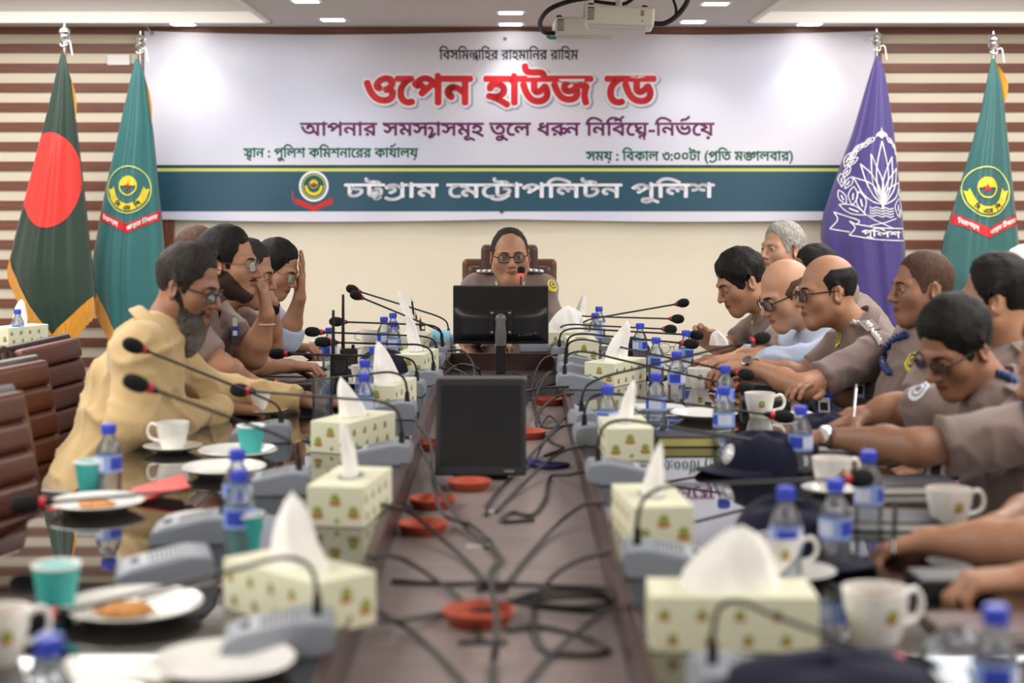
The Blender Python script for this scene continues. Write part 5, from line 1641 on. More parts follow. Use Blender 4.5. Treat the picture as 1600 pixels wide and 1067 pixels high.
def frame_from(Fd, palm):
    y = Vector(Fd).normalized(); z = -Vector(palm); z = (z - y * z.dot(y)).normalized(); x = y.cross(z)
    return Matrix((x, y, z)).transposed()
def ik(S, Wt, pole, l1=.285, l2=.255):
    S = Vector(S); Wt = Vector(Wt); d = Wt - S; L = d.length
    if L > (l1 + l2) * .985:
        k = L / ((l1 + l2) * .985); l1 *= k; l2 *= k
    a = (l1 * l1 - l2 * l2 + L * L) / (2 * L); h = math.sqrt(max(0, l1 * l1 - a * a))
    n = d / L; p = Vector(pole); p = (p - n * p.dot(n)).normalized()
    return S + n * a + p * h

PEOPLE = []
def person(label, D):
    """D: hip (x,y), yaw of the body, head position + angles, arms, looks"""
    hx, hy = D['hip']; yaw = math.radians(D['yaw'])
    seat = D.get('seat', .512)
    root = Vector((hx, hy, 0))
    T = thing('person', label, 'person', root, 0, D.get('group', 'people seated round the table'))
    fwd = Vector((-math.sin(yaw), math.cos(yaw), 0)); rgt = Vector((math.cos(yaw), math.sin(yaw), 0)); up = Vector((0, 0, 1))
    sc = D.get('hsc', 1.0)
    hpos = Vector(D['head'])
    MH = rot_head(hpos, D['hyaw'], D.get('pitch', 0), D.get('roll', 0), sc)
    MHi = MH.inverted()
    H = Vector((hx, hy, seat + .075))
    # neck base: below and behind the head, towards the hips
    lean = (hpos - H); ld = lean.normalized()
    N = hpos - ld * (D.get('neck', .140) * sc) - fwd * .040 * D.get('neckback', 1.0) - up * .012
    sp = (N - H); sd = sp.normalized()
    if D.get('syaw') is not None: sy = math.radians(D['syaw'])
    else: sy = yaw
    srgt = Vector((math.cos(sy), math.sin(sy), 0)); srgt = (srgt - sd * srgt.dot(sd)).normalized()
    sf = sd.cross(srgt) * 1.0
    if sf.dot(fwd) < 0: sf = -sf
    Rt = np.array(Matrix((srgt, sf, sd)).transposed())
    wd = D.get('build', 1.0)
    drop = D.get('drop', .048)
    SR = N - sd * drop + srgt * .180 * wd + sf * .012; SL = N - sd * drop - srgt * .180 * wd + sf * .012
    skin = SK[D['skin']]
    fine = D.get('h', .0034)
    D['neck_local'] = tuple(MHi @ (N - sd * .03))
    core, full = make_head_fn(D)
    nl = np.array(D['neck_local'])
    lo = np.minimum((-.098, -.125, -.135), nl - .075); hi = np.maximum((.098, .135, .135), nl + .06)
    V, Fc = nets(full, lo, hi, fine)
    cen = V[Fc].mean(1)
    mi = (((cen[:, 0] / .0225) ** 2 + ((cen[:, 2] + .0605) / .0088) ** 2 < 1) & (cen[:, 1] > .078)).astype(int)
    parts = [(xf(MH, V), Fc)]; mis = [mi]
    # arms -------------------------------------------------------------
    slv = D.get('sleeve', 'short')
    sleeves = []
    for side, S in (('R', SR), ('L', SL)):
        A = D.get('arm' + side)
        if A is None:
            A = {'w': S - sd * .30 + fwd * .26 + (srgt if side == 'R' else -srgt) * -.03, 'pole': -up - fwd * .3 + (rgt if side == 'R' else -rgt) * .4, 'rest': True}
        Wp = Vector(A['w'])
        El = Vector(A['e']) if 'e' in A else ik(S, Wp, A.get('pole', -up + (rgt if side == 'R' else -rgt) * .5))
        over = lambda q: XO - .02 < q.x < XP + .02 and q.y < YET
        if over(Wp): Wp.z = max(Wp.z, TZ + .026)
        if over(El): El.z = max(El.z, TZ + .044 * wd)
        fd = Vector(A.get('dir', (Wp - El).normalized())); palm = Vector(A.get('palm', (0, 0, -1)))
        B = frame_from(fd, palm); sx = -1 if side == 'R' else 1
        hs = D.get('hand', 1.0)
        hp_ = []
        for pr in hand_prims(sx, A.get('curl', .35), A.get('thumb', .2), A.get('spread', .08)):
            if pr[0] == 'c': hp_.append(('c', tuple(Wp + B @ Vector(pr[1]) * hs), tuple(Wp + B @ Vector(pr[2]) * hs), pr[3] * hs, pr[4] * hs, pr[5]))
            else: hp_.append(('e', tuple(Wp + B @ Vector(pr[1]) * hs), tuple(np.array(pr[2]) * hs), np.array(B), pr[4]))
        u = (Wp - El); fa = [('c', tuple(El), tuple(El + u * .35), .040 * wd, .039 * wd), ('c', tuple(El + u * .35), tuple(Wp), .039 * wd, .0245 * hs, .02)]
        ua = (El - S)
        fa += [('c', tuple(S + ua * .35), tuple(El), .045 * wd, .040 * wd, .02)]
        allp = fa + hp_
        pts = [np.array(p[1]) for p in allp] + [np.array(p[2]) for p in allp if p[0] == 'c']
        lo = np.min(pts, 0) - .055; hi = np.max(pts, 0) + .055
        def armf(P, fa=fa, hp_=hp_):
            d = union(P, fa, .02); e = union(P, hp_, .006); return smin(d, e, .014)
        if A.get('show', True):
            V, Fc = nets(armf, lo, hi, D.get('hh', .0052)); parts.append((V, Fc)); mis.append(np.zeros(len(Fc), int))
        sleeves.append((S, El, Wp, side))
    # trunk under the clothes
    inner = [('e', tuple(H), (.15, .11, .10), Rt), ('c', tuple(H), tuple(N - sd * .08), .11, .10), ('c', tuple(SR), tuple(SL), .05, .05), ('c', tuple(N - sd * .1), tuple(N), .06, .055)]
    inner += [('c', tuple(S), tuple(S + (E - S) * .5), .05, .042) for S, E, _, _ in sleeves]
    pts = np.array([list(H), list(N), list(SR), list(SL)] + [list(s[1]) for s in sleeves])
    V, Fc = nets(lambda P: union(P, inner, .05), pts.min(0) - .17, pts.max(0) + .12, .02); parts.append((V, Fc)); mis.append(np.zeros(len(Fc), int))
    add_np('body', parts, [skin, LIP[D['skin']]], T, root, np.concatenate(mis))
    # shirt ---------------------------------------------------------------
    bel = D.get('belly', 0.0)
    mid = H + sp * .36 + sf * (.02 + bel * .4); ch = H + sp * .70 + sf * .012
    tor = [('e', tuple(H + up * .01), (.172 * wd, .135, .11), Rt), ('e', tuple(mid), (.160 * wd, .122 + bel, .17), Rt, .08), ('e', tuple(ch), (.176 * wd, .122, .165), Rt, .08)]
    for S in (SR, SL):
        tor.append(('c', tuple(N - sd * .035 - sf * .01), tuple(S), .052, .066, .05))
    tor.append(('c', tuple(N - sd * .10), tuple(N - sd * .005), .085, .064, .05))
    sl = []
    for S, E, Wp, side in sleeves:
        if slv == 'short':
            q = S + (E - S) * D.get('slen', .80); sl.append((tuple(S), tuple(q), .064 * wd, .060 * wd, 1))
        else:
            sl.append((tuple(S), tuple(E), .066 * wd, .055 * wd, 0)); q = E + (Wp - E) * D.get('slen', .93); sl.append((tuple(E), tuple(q), .056 * wd, .043, 1))
    wr = D.get('wrinkle', 1.0); seed = D.get('seed', 1)
    def shirt(P):
        d = union(P, tor, .06)
        for a, b, ra, rb, cut in sl:
            e = s_cone(P, a, b, ra, rb)
            if cut:
                n = np.array(b) - np.array(a); n = n / np.linalg.norm(n)
                e = smax(e, (P - np.asarray(b, f32)) @ n.astype(f32), .006)
            d = smin(d, e, .035)
        rd = 1 - np.abs(wob(P * np.array((1, 1, 1.5), f32), 19, seed + 2)) * 2
        rd2 = 1 - np.abs(wob(P, 41, seed + 8)) * 2
        return d + wr * (.0050 * wob(P, 26, seed) - .0085 * np.clip(rd, 0, 1) ** 2 - .0050 * np.clip(rd2, 0, 1) ** 2 + .003)
    pts = np.array([list(H), list(N), list(mid)] + [list(np.array(s[0])) for s in sl] + [list(np.array(s[1])) for s in sl])
    V, Fc = nets(shirt, pts.min(0) - .19, pts.max(0) + .10, D.get('ch', .0095))
    cm = CLO[D['cloth']]
    add_np('shirt', [(V, Fc)], cm, T, root)
    # collar ---------------------------------------------------------------
    na = (hpos - up * .06 - N).normalized(); na = (na * .6 + sd * .6).normalized()
    cr = srgt - na * srgt.dot(na); cr.normalize(); cf = na.cross(cr)
    if cf.dot(sf) < 0: cf = -cf
    C0 = N + na * .012
    col = MB()
    def collar(u, v, C0=C0):
        a = math.radians(18) + u * math.radians(324)           # 0 = front
        fr = (1 + math.cos(a)) / 2
        prof = [(.070, .0), (.070, .030), (.074, .036), (.084, .031), (.100 + .010 * fr, .006 - .024 * fr)]
        k = v * 4; i = min(3, int(k)); t = k - i
        r = prof[i][0] * (1 - t) + prof[i + 1][0] * t; z = prof[i][1] * (1 - t) + prof[i + 1][1] * t
        if a < PI: pt = max(0, 1 - (math.degrees(a) - 18) / 25)
        else: pt = max(0, 1 - (342 - math.degrees(a)) / 25)
        if i >= 3: z -= .018 * pt * t; r += .004 * pt * t
        return C0 + (cf * math.cos(a) * 1.0 + cr * math.sin(a)) * r + na * (z - .008 * fr)
    col.grid(collar, 40, 12)
    co = col.build('collar', cm, T, smooth=170, off=root)
    md = co.modifiers.new('thickness', 'SOLIDIFY'); md.thickness = .003
    # placket and buttons
    def on_surf(p0, n, fn=shirt, far=.16):
        n = Vector(n).normalized(); ts = np.linspace(far, -far, 160).astype(f32)
        P = np.array([list(p0)], f32) + ts[:, None] * np.array(n, f32)
        d = fn(P); k = np.argmax(d < 0)
        return Vector(P[k]) if (d < 0).any() else Vector(p0)
    for t in (.88, .72, .56, .40):
        p = on_surf(H + sp * t, sf)
        MB().lathe([(.006, 0), (.006, .002), (0, .003)], 10, M=Matrix.Translation(p) @ sf.to_track_quat('Z', 'Y').to_matrix().to_4x4()).build('button', mat('shirt_button', (96, 84, 78), .4), T, off=root)
    # hair, beard, brows, eyes -----------------------------------------------
    if D['hair'] != 'none':
        V, Fc = nets(hair_fn(D, core), (-.098, -.128, -.10), (.098, .118, .145), max(.0040, fine))
        add_np('hair', [(xf(MH, V), Fc)], HR[D.get('hcol', 'black')], T, root)
    if D.get('beard'):
        V, Fc = nets(beard_fn(D, core), (-.09, -.03, -.215), (.09, .125, .0), .0036)
        add_np('moustache' if D['beard'] == 'moustache' else 'beard', [(xf(MH, V), Fc)], HR[D.get('bcol', 'beard')], T, root)
    if D.get('face', True):
        for s in (-1, 1):
            bm_ = MB()
            xs = [.012, .022, .032, .042, .048]; zz = [.0215, .0245, .0255, .0235, .0195]
            pts = []
            for x, z in zip(xs, zz):
                yy = np.linspace(.13, .03, 120); P = np.stack([np.full(120, s * x), yy, np.full(120, z)], 1).astype(f32)
                d = core(P); k = np.argmax(d < 0); pts.append(MH @ Vector((s * x, yy[k] - .0005, z)))
            bm_.tube(pts, [.003 * sc, .0038 * sc, .0036 * sc, .0028 * sc, .0012 * sc], 6)
            bm_.build('eyebrow', HR['grey'] if D.get('hcol') == 'grey' else M_brow, T, smooth=60, off=root)
            e = MB().ball((s * .0325, .0765, .004), .0128, 14, 10, M=MH).build('eyeball', M_eye, T, smooth=170, off=root)
            gz = D.get('gaze', -.10 if D.get('pitch', 0) < 10 else -.3)
            dv = Vector((D.get('gazex', 0), 1, gz)).normalized()
            c = Vector((s * .0325, .0765, .004)) + dv * .0085
            MB().ball((0, 0, 0), (.0068, .0068, .0056), 12, 8, M=MH @ Matrix.Translation(c) @ dv.to_track_quat('Z', 'Y').to_matrix().to_4x4()).build('iris', M_iris, e, smooth=170, off=root)
    g = D.get('glasses')
    if D.get('beard') == 'full':
        pass
    if g:
        gm = M_wire if g == 'wire' else M_rim; r = .0011 if g == 'wire' else .0020
        ge = bpy.data.objects.new('eyeglasses', None); COL.objects.link(ge); ge.parent = T; ge.location = (0, 0, 0)
        dz = D.get('gz', -.004); gw, gh = (.024, .0165)
        for s in (-1, 1):
            pts = []
            for k in range(25):
                a = 2 * PI * k / 24; cx_, cz_ = math.cos(a), math.sin(a)
                q = (abs(cx_) ** 4 + abs(cz_) ** 4) ** .25
                x = s * (.0325 + gw * cx_ / q); z = .004 + dz + gh * cz_ / q
                pts.append(MH @ Vector((x, .104 - .25 * max(0, abs(x) - .015), z)))
            MB().tube(pts, r * sc, 6).build('rim', gm, ge, smooth=60, off=root)
            lm = MB(); lm.add([p for p in pts[:-1]], [tuple(range(24))]); lm.build('lens', M_lens, ge, smooth=0, off=root)
            MB().tube([MH @ Vector(q) for q in ((s * .056, .096, .010 + dz), (s * .070, .075, .012 + dz), (s * .0785, .01, .010), (s * .082, -.018, .008), (s * .080, -.035, -.012))], r * sc * 1.1, 6).build('temple', gm, ge, smooth=60, off=root)
        MB().tube([MH @ Vector(q) for q in ((-.010, .104, .009 + dz), (0, .108, .012 + dz), (.010, .104, .009 + dz))], r * sc, 6).build('bridge', gm, ge, smooth=60, off=root)
    # trousers and shoes ---------------------------------------------------------
    leg = []; sh = []
    for s in (-1, 1):
        hpnt = H + rgt * s * .09 - up * .02; kn = H + fwd * .40 + rgt * s * .075 - up * .03; an = Vector((kn.x, kn.y, .09)) - fwd * .04
        leg += [('c', tuple(hpnt), tuple(kn), .080, .058), ('c', tuple(kn), tuple(an), .056, .046, .03)]
        sh += [('c', tuple(an - up * .04 - fwd * .01), tuple(an + fwd * .16 - up * .055), .042, .034)]
    leg.append(('e', tuple(H - up * .01), (.168 * wd, .13, .10), Rt))
    if D.get('legs', True):
        pts = np.array([list(np.array(p[1])) for p in leg] + [list(np.array(p[2])) for p in leg if p[0] == 'c'])
        V, Fc = nets(lambda P: union(P, leg, .04), pts.min(0) - .19, pts.max(0) + .12, .02); add_np('trousers', [(V, Fc)], M_trous, T, root)
        pts = np.array([list(np.array(p[1])) for p in sh] + [list(np.array(p[2])) for p in sh])
        V, Fc = nets(lambda P: np.maximum(union(P, sh, .02), -P[:, 2]), pts.min(0) - .06, pts.max(0) + .06, .016); add_np('shoes', [(V, Fc)], M_shoe, T, root)
    def ray(px, py, far=.012):
        d = Vector(((px - CX) / F, 1, -(py - CY) / F)); o = Vector((0, 0, CAMZ))
        ys = np.linspace(hy - .75, hy + .6, 900)
        P = np.array([list(o + d * y) for y in ys], f32); v = shirt(P)
        k = int(np.argmax(v < 0)) if (v < 0).any() else int(np.argmin(v))
        p = P[k]; e = .004
        g = np.array([(shirt(np.array([p + np.eye(3, dtype=f32)[i] * e], f32)) - shirt(np.array([p - np.eye(3, dtype=f32)[i] * e], f32)))[0] for i in range(3)])
        n = Vector(g).normalized()
        return Vector(p), n
    R = dict(ray=ray, T=T, root=root, MH=MH, N=N, H=H, sp=sp, sd=sd, sf=sf, srgt=srgt, SR=SR, SL=SL, up=up, fwd=fwd, rgt=rgt, shirt=shirt, on=on_surf, sleeves={s[3]: s for s in sleeves}, na=na, wd=wd)
    PEOPLE.append(R)
    return R
def watch(R, side, m_band, m_dial, t=.95, face=None, big=1.0):
    S, E, W_, _ = R['sleeves'][side]
    ax = (W_ - E).normalized(); c = E + (W_ - E) * t
    q = ax.to_track_quat('Z', 'Y').to_matrix().to_4x4(); M = Matrix.Translation(c) @ q
    wt = bpy.data.objects.new('wristwatch', None); COL.objects.link(wt); wt.parent = R['T']
    MB().lathe([(.0275, -.009), (.031, -.009), (.0315, 0), (.031, .009), (.0275, .009)], 24, M=M).build('strap', m_band, wt, off=R['root'])
    n = Vector(face if face else (0, -.4, 1)); n = (n - ax * n.dot(ax)).normalized()
    Md = Matrix.Translation(c + n * .028) @ n.to_track_quat('Z', 'Y').to_matrix().to_4x4()
    MB().lathe([(.019 * big, 0), (.0195 * big, .004), (.018 * big, .009), (.0165 * big, .0095)], 24, M=Md).build('case', M_steel if m_band is M_steel else m_band, wt, off=R['root'])
    MB().lathe([(.0168 * big, .0085), (0, .0088)], 24, M=Md).build('dial', m_dial, wt, smooth=0, off=R['root'])
def epaulette(R, side, pips=2, m=None):
    S = R['SR'] if side == 'R' else R['SL']; d = (S - R['N'])
    a = R['N'] + d * .42; b = R['N'] + d * 1.02
    n = (R['up'] + R['sf'] * .25).normalized()
    a = R['on'](a, n); b = R['on'](b, n)
    y = (b - a).normalized(); z = (n - y * n.dot(y)).normalized(); x = y.cross(z)
    M = Matrix.Translation(a + z * .004) @ Matrix((x, y, z)).transposed().to_4x4()
    L = (b - a).length
    e = MB().prism([(-.026, 0), (.026, 0), (.022, L), (-.022, L)][::1], 0, .006, M=M, bev=.0015).build('epaulette', CLO['uniform'], R['T'], off=R['root'])
    for k in range(pips):
        MB().lathe([(.011, 0), (.0085, .004), (.003, .006), (0, .006)], 8, M=M @ Matrix.Translation((.0, L * (.30 + .28 * k), .006))).build('insignia', mat('insignia_silver', (222, 222, 226), .25, metal=.6), e, off=R['root'])
def patch(R, px, py, white=False, r=.034):
    p, n = R['ray'](px, py)
    y = R['sd'] * 1.0; y = (y - n * y.dot(n)).normalized(); x = y.cross(n)
    def fm(lay):
        def f(u, v):
            q = R['on'](p - n * .0 + x * u + y * v - n * .03, n, far=.09)
            return q + n * (.002 + .0008 * lay)
        return f
    b = bpy.data.objects.new('sleeve_badge', None); COL.objects.link(b); b.parent = R['T']
    P = lambda mb, name, m: mb.build(name, m, b, smooth=60, off=R['root'])
    if white:
        P(disc(MB(), fm(1), 0, 0, 0, r, 20, sx=.9, sy=1.15), 'badge_field', mat('badge_white', (214, 214, 220), .6)); P(disc(MB(), fm(2), 0, 0, r * .55, r * .68, 20, sx=.9, sy=1.1), 'badge_ring', mat('badge_grey', (110, 108, 120), .6))
        P(disc(MB(), fm(2), 0, 0, 0, r * .3, 12), 'badge_core', mat('badge_grey', (110, 108, 120), .6))
    else:
        P(disc(MB(), fm(1), 0, 0, 0, r, 22), 'badge_field', M_yel); P(disc(MB(), fm(2), 0, r * .12, 0, r * .68, 20), 'badge_disc', M_egr)
        P(disc(MB(), fm(3), 0, r * .12, r * .30, r * .46, 16), 'badge_ring', M_yel); P(disc(MB(), fm(3), 0, r * .12, 0, r * .2, 10), 'badge_core', M_erd)
def rope(R, pix, m, name='shoulder_cord', r=.0075):
    pts = [q[0] + q[1] * r * .9 for q in (R['ray'](*a) for a in pix)]
    path = smoothpath(pts, 12); mb = MB()
    for ph in (0, PI):
        q = []
        for i, p in enumerate(path):
            t = (path[min(i + 1, len(path) - 1)] - path[max(0, i - 1)]).normalized()
            u = t.cross(Vector((.3, .2, 1))).normalized(); w = t.cross(u)
            a = i * .75 + ph; q.append(p + (u * math.cos(a) + w * math.sin(a)) * r * .55)
        mb.tube(q, r * .72, 6)
    mb.build(name, m, R['T'], smooth=60, off=R['root'])
def id_card(R, px, py, up_, m_strap=None, size=(.055, .085)):
    p, n = R['ray'](px, py); n = (n + Vector((0, -1, 0))).normalized(); y = Vector(up_); y = (y - n * y.dot(n)).normalized(); x = y.cross(n)
    M = Matrix.Translation(Vector(p) + n * .018) @ Matrix((x, y, n)).transposed().to_4x4()
    c = MB().box(-size[0] / 2, size[0] / 2, -size[1], 0, -.002, .002, .001, M).build('identity_card', mat('card_blue', (44, 66, 170), .4), R['T'], off=R['root'])
    MB().box(-size[0] / 2 + .006, size[0] / 2 - .006, -size[1] + .008, -.014, .002, .003, 0, M).build('card_face', M_page, c, smooth=0, off=R['root'])
    MB().box(-.012, .012, -.055, -.03, .003, .0036, 0, M).build('card_photo', mat('photo_dark', (60, 56, 60), .6), c, smooth=0, off=R['root'])
    MB().box(-.008, .008, 0, .03, -.002, .002, .001, M).build('card_clip', M_steel, c, off=R['root'])
def tshirt_pocket(R, s):
    pass
# ------------------------------------------------------------------ who sits where
UP = Vector((0, 0, 1))
def W(px, py, y): return PX(px, py, y)
DN = (0, 0, -1)
COLS = mat('cord_blue', (34, 54, 110), .6); COLW = mat('cord_white', (216, 214, 210), .6)
# --- head of the table
R = person('man in uniform and glasses speaking into the microphone at the head of the table', dict(
    hip=(.0, 7.40), seat=.545, yaw=180, head=W(797, 401, 7.22), hyaw=184, pitch=3, roll=2, hsc=1.04, fat=1.10, dchin=True, skin='mid', cloth='uniform', hair='full', hcol='salt', hair_th=.005, hairline=(.15, .030), recede=.0, neck=.105, drop=.030,
    glasses='rim', build=.84, belly=.02, seed=2, nose=1.12, gaze=-.02,
    armR=dict(w=(-.12, 6.93, .80), pole=(-.35, .3, -1), curl=.5, palm=DN, dir=(.6, -.6, 0)), armL=dict(w=(.20, 6.93, .80), pole=(.35, .2, -1), curl=.5, palm=DN, dir=(-.6, -.6, 0))))
epaulette(R, 'R', 3); epaulette(R, 'L', 3); patch(R, 864, 446, r=.030)
for s in (-1, 1):
    MB().box(-.004, .004, -.002, .002, -.028, .028, .001, Matrix.Translation(R['N'] + R['sf'] * .092 - R['srgt'] * s * .055 + UP * .0) @ Matrix.Rotation(s * .35, 4, 'Y')).build('collar_tab', M_page, R['T'], off=R['root'])
# --- left side
R = person('bearded man in a beige shirt and glasses leaning on the table, nearest on the left', dict(
    hip=(-1.15, 4.40), yaw=-90, head=W(294, 449, 4.50), hyaw=-102, pitch=16, roll=0, skin='tan', cloth='beige', hair='full', hcol='salt', beard='full', bcol='tipped', glasses='rim', seed=3, sleeve='long', eyes=.003, h=.0030, ch=.008, build=1.04, belly=.0, hsc=.95,
    hairline=(.40, .040), hair_th=.013, wrinkle=1.5, nose=1.1,
    armR=dict(w=W(352, 640, 4.78), e=W(205, 668, 4.22), curl=.5, dir=(1, .35, -.1)), armL=dict(w=(-.62, 4.88, .79), pole=(0, 1, -.6), curl=.5)))
R = person('bearded man in uniform and glasses resting his chin on his hand, left side', dict(
    hip=(-1.27, 5.22), yaw=-90, head=W(357, 414, 5.18), hyaw=-96, pitch=2, roll=0, hsc=.98, skin='mid', cloth='uniform', hair='full', hcol='black', beard='trim', bcol='trim', glasses='wire', seed=4, h=.0032, hair_th=.014, hairline=(.40, .034),
    build=1.08, belly=.03, fat=1.05, nose=1.15,
    armR=dict(w=W(386, 594, 5.14), e=W(345, 575, 4.98), curl=.5, dir=(.9, .1, -.3)), armL=dict(w=W(417, 492, 5.24), e=W(396, 556, 5.30), dir=(-.12, -.05, 1), palm=(-1, 0, .1), curl=[.45, .6, .65, .65], thumb=.0)))
MB().tube([R['sleeves']['L'][2] + Vector((.027 * math.cos(a), .027 * math.sin(a), -.03)) for a in [k * PI / 10 for k in range(21)]], .0015, 5).build('wrist_thread', M_page, R['T'], off=R['root'])
id_card(R, 366, 510, UP, size=(.026, .04))
R = person('man whose crown shows between two left men, a black watch on his raised wrist', dict(
    hip=(-1.28, 5.80), yaw=-90, head=W(386, 428, 5.72), hyaw=-92, pitch=12, skin='mid', cloth='uniform', hair='full', hcol='salt', seed=5, h=.0042, hair_th=.008,
    armR=dict(w=W(452, 572, 5.74), e=W(382, 570, 5.52), curl=1.0, thumb=.5, dir=(.95, .1, -.05)), armL=dict(w=W(424, 473, 5.86), e=W(424, 540, 5.95), dir=(-.35, 0, 1), palm=(-1, 0, 0), curl=.5)))
watch(R, 'L', M_black, M_dial, .92, (.5, -1, 0))
R = person('man in a pale blue shirt and glasses shading his forehead with a hand, far left', dict(
    hip=(-1.26, 6.36), yaw=-90, head=W(431, 421, 6.24), hyaw=-104, pitch=24, hsc=.93, skin='mid', cloth='blue', hair='full', hcol='black', glasses='wire', seed=6, h=.0036, eyes=.002, hair_th=.012, sleeve='long', slen=.25,
    armR=dict(w=W(452, 543, 6.40), e=W(405, 545, 6.20), curl=.9, thumb=.5, dir=(.95, .05, 0)), armL=dict(w=W(468, 466, 6.26), e=W(450, 526, 6.34), dir=(.10, 0, 1), palm=(-1, -.1, 0), curl=.12, spread=.22, thumb=0)))
person('man in the back row, brown crown just visible behind the bearded officer, left', dict(
    hip=(-1.27, 6.95), yaw=-90, head=W(313, 399, 6.80), hyaw=-80, pitch=0, hsc=1.04, skin='mid', cloth='uniform', hair='full', hcol='stub', hair_th=.003, hairline=(.2, .02), seed=7, h=.0046, hh=.008, ch=.012, face=False, group='people in the back row'))
# --- right side, far to near
R = person('black-haired man in uniform looking down at a tissue in his hands, far right', dict(
    hip=(1.27, 6.34), yaw=90, head=W(1158, 441, 6.30), hyaw=102, pitch=24, hsc=1.04, skin='mid', cloth='uniform', hair='full', hcol='black', seed=8, h=.0036, eyes=.002, hair_th=.014, hairline=(.55, .050), rough=1.5,
    armL=dict(w=W(1140, 562, 6.02), e=W(1186, 570, 6.02), curl=.5, dir=(-.9, .05, 0)), armR=dict(w=W(1122, 545, 6.22), pole=(.3, 1, -.6), curl=.75, dir=(-.6, -.1, .5), palm=(-.2, -.9, 0), thumb=.6)))
epaulette(R, 'L', 2); patch(R, 1177, 495, r=.030)
tm = tissue_mb(.055, (-.2, 0), .035, 55, .8, .5); o = tm.build('paper_tissue', M_tis, smooth=170); o.location = W(1124, 539, 6.06); tag(o, 'crumpled white tissue in the far right officer\'s hand', 'tissue')
person('grey-haired man sitting upright in the back row on the right', dict(
    hip=(1.50, 7.15), yaw=90, head=W(1222, 391, 6.95), hyaw=118, pitch=-2, skin='fair', cloth='white', hair='full', hcol='grey', seed=9, h=.0036, hh=.008, ch=.012, hair_th=.011, hairline=(.40, .044), group='people in the back row'))
person('black-haired man half hidden behind the bald man, back row on the right', dict(
    hip=(1.66, 6.72), yaw=90, head=W(1272, 431, 6.50), hyaw=100, pitch=4, skin='tan', cloth='uniform', hair='full', hcol='black', seed=10, h=.0042, hh=.008, ch=.012, group='people in the back row'))
R = person('bald man in a pale blue shirt and dark glasses bending over the table, right', dict(
    hip=(1.30, 5.84), yaw=90, head=W(1229, 461, 5.80), hyaw=106, pitch=22, hsc=1.05, skin='fair', cloth='blue', hair='ring', hcol='stub', hair_th=.0012, rough=.2, glasses='rim', seed=11, h=.0034, eyes=.002, sleeve='long', slen=.30, wrinkle=1.4,
    armL=dict(w=W(1158, 562, 5.80), e=W(1208, 570, 5.66), curl=.45, dir=(-.9, .1, -.05)), armR=dict(w=(.78, 5.95, .79), pole=(.3, 1, -.6), curl=.5)))
R = person('balding man in uniform and dark glasses with a white shoulder cord, right side', dict(
    hip=(1.40, 5.42), yaw=90, head=W(1292, 457, 5.38), hyaw=97, pitch=6, skin='mid', cloth='uniform', hair='side', hcol='black', hair_th=.005, glasses='rim', hsc=1.02, seed=12, h=.0034, hairline=(.2, .028), build=.98, fat=1.04, belly=.02,
    armL=dict(w=W(1172, 572, 5.28), e=W(1254, 606, 5.05), curl=.6, dir=(-.95, .1, -.08), thumb=.3), armR=dict(w=W(1178, 570, 5.58), e=W(1258, 588, 5.58), curl=.5, dir=(-.9, -.1, 0))))
watch(R, 'L', M_steel, mat('dial_black', (30, 30, 34), .2), .96, (-.2, -.9, .5))
patch(R, 1310, 531, r=.026); epaulette(R, 'L', 2)
rope(R, [(1318, 502), (1336, 505), (1354, 512), (1368, 525), (1376, 540)], COLW, r=.008)
id_card(R, 1290, 612, UP, size=(.05, .085))
R = person('short-haired man in uniform with a blue shoulder cord sitting upright, right side', dict(
    hip=(1.28, 4.94), yaw=90, head=W(1441, 452, 4.93), hyaw=96, pitch=1, hsc=.98, skin='tan', cloth='uniform', hair='full', hcol='brown', hair_th=.003, rough=.3, hairline=(.40, .042), seed=13, h=.0034, belly=.02, build=1.05, fat=1.03,
    armL=dict(w=W(1375, 640, 4.74), e=W(1420, 640, 4.68), curl=.5, dir=(-.95, 0, -.1)), armR=dict(w=(.98, 5.1, .80), pole=(.3, 1, -.6), curl=.5)))
patch(R, 1425, 566, r=.030); epaulette(R, 'L', 2)
rope(R, [(1420, 524), (1404, 530), (1390, 542), (1384, 558), (1385, 574), (1394, 584)], COLS, r=.010)
rope(R, [(1378, 536), (1370, 550), (1360, 570), (1352, 588)], mat('lanyard_blue', (50, 60, 150), .5), 'lanyard', r=.006)
id_card(R, 1347, 590, UP, size=(.045, .075))
R = person('black-haired man in uniform turned away, behind the writing officer on the right', dict(
    hip=(1.44, 4.46), yaw=90, head=W(1556, 470, 4.46), hyaw=66, pitch=2, hsc=1.02, skin='mid', cloth='uniform', hair='full', hcol='black', hair_th=.014, seed=14, h=.0034, build=1.05,
    armL=None, armR=None))
epaulette(R, 'L', 2)
R = person('man in uniform and glasses writing with his head bowed, blue shoulder cord, right', dict(
    hip=(1.38, 3.94), yaw=90, syaw=98, head=W(1494, 543, 3.92), hyaw=116, pitch=28, roll=-4, hsc=1.0, skin='tan', cloth='uniform', hair='full', hcol='black', hair_th=.014, hairline=(.52, .044), glasses='rim', seed=15, h=.0030, eyes=.002, build=1.1, belly=.03, ch=.008, wrinkle=1.3, nose=1.1,
    armL=dict(w=W(1300, 683, 3.98), e=W(1432, 700, 3.72), curl=.55, dir=(-.95, .15, -.05), thumb=.3), armR=dict(w=W(1345, 652, 4.28), e=W(1402, 640, 4.30), curl=.95, dir=(-.8, -.2, -.25), thumb=.7, palm=(-.1, -.3, -1))))
watch(R, 'L', M_steel, M_dial, .97, (-.6, -1, .3), 1.25)
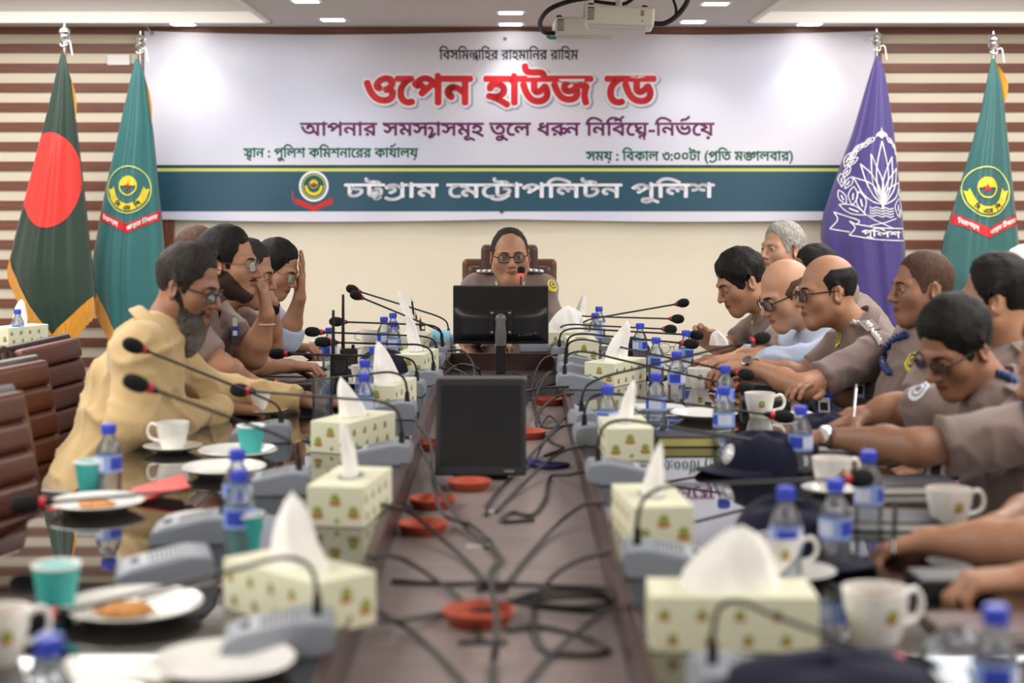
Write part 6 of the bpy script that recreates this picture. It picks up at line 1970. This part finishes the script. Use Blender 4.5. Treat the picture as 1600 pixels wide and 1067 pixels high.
patch(R, 1436, 608, white=True, r=.034); epaulette(R, 'L', 2)
rope(R, [(1545, 582), (1562, 588), (1580, 596), (1597, 612), (1606, 630), (1608, 655)], COLS, r=.009)
pen(W(1333, 652, 4.22), W(1338, 600, 4.30), M_chrome, 'silver pen upright in the bowed officer\'s writing hand', .004)
id_card(R, 1470, 705, UP, size=(.06, .09))
person('man in a white cap at the right edge, back row', dict(
    hip=(1.95, 5.20), yaw=90, head=W(1612, 446, 5.15), hyaw=95, pitch=0, skin='mid', cloth='white', hair='full', hcol='black', hair_th=.004, seed=16, h=.0046, hh=.009, ch=.013, face=False, group='people in the back row'))
Rc = PEOPLE[-1]
m = MB(); 
m.lathe([(.096, .045), (.094, .085), (.082, .115), (.05, .132), (0, .138)], 28, M=Rc['MH'], sx=.88, sy=1.08, c=(0, -.015, 0)); m.build('white_cap', mat('cap_white', (236, 234, 228), .8), Rc['T'], smooth=60, off=Rc['root'])
R = person('man in uniform at the right edge writing with a pen, face cut off', dict(
    hip=(1.40, 3.22), yaw=90, head=W(1664, 572, 3.20), hyaw=100, pitch=14, skin='mid', cloth='uniform', hair='full', hcol='black', seed=17, h=.0036, build=1.05,
    armL=dict(w=W(1450, 846, 2.92), e=W(1600, 862, 2.84), curl=.95, dir=(-.95, .1, -.28), thumb=.8, palm=(-.1, -.5, -1)), armR=dict(w=W(1560, 822, 3.10), e=W(1625, 800, 3.25), curl=.5, dir=(-.9, -.4, -.05))))
pen(W(1396, 866, 2.86), W(1399, 783, 2.90), M_black, 'black pen in the right-edge writer\'s hand', .0045, M_black)
R = person('man nearest on the right, only his clenched hand reaching into the picture', dict(
    hip=(1.42, 2.62), yaw=90, head=(1.16, 2.60, 1.20), hyaw=90, pitch=5, skin='mid', cloth='uniform', hair='full', hcol='black', seed=18, h=.0046, build=1.05,
    armL=dict(w=W(1604, 905, 2.60), e=W(1740, 930, 2.50), curl=.95, dir=(-.95, .1, -.05), thumb=.7), armR=dict(w=(1.02, 2.72, .80), pole=(.3, 1, -.6), curl=.7)))
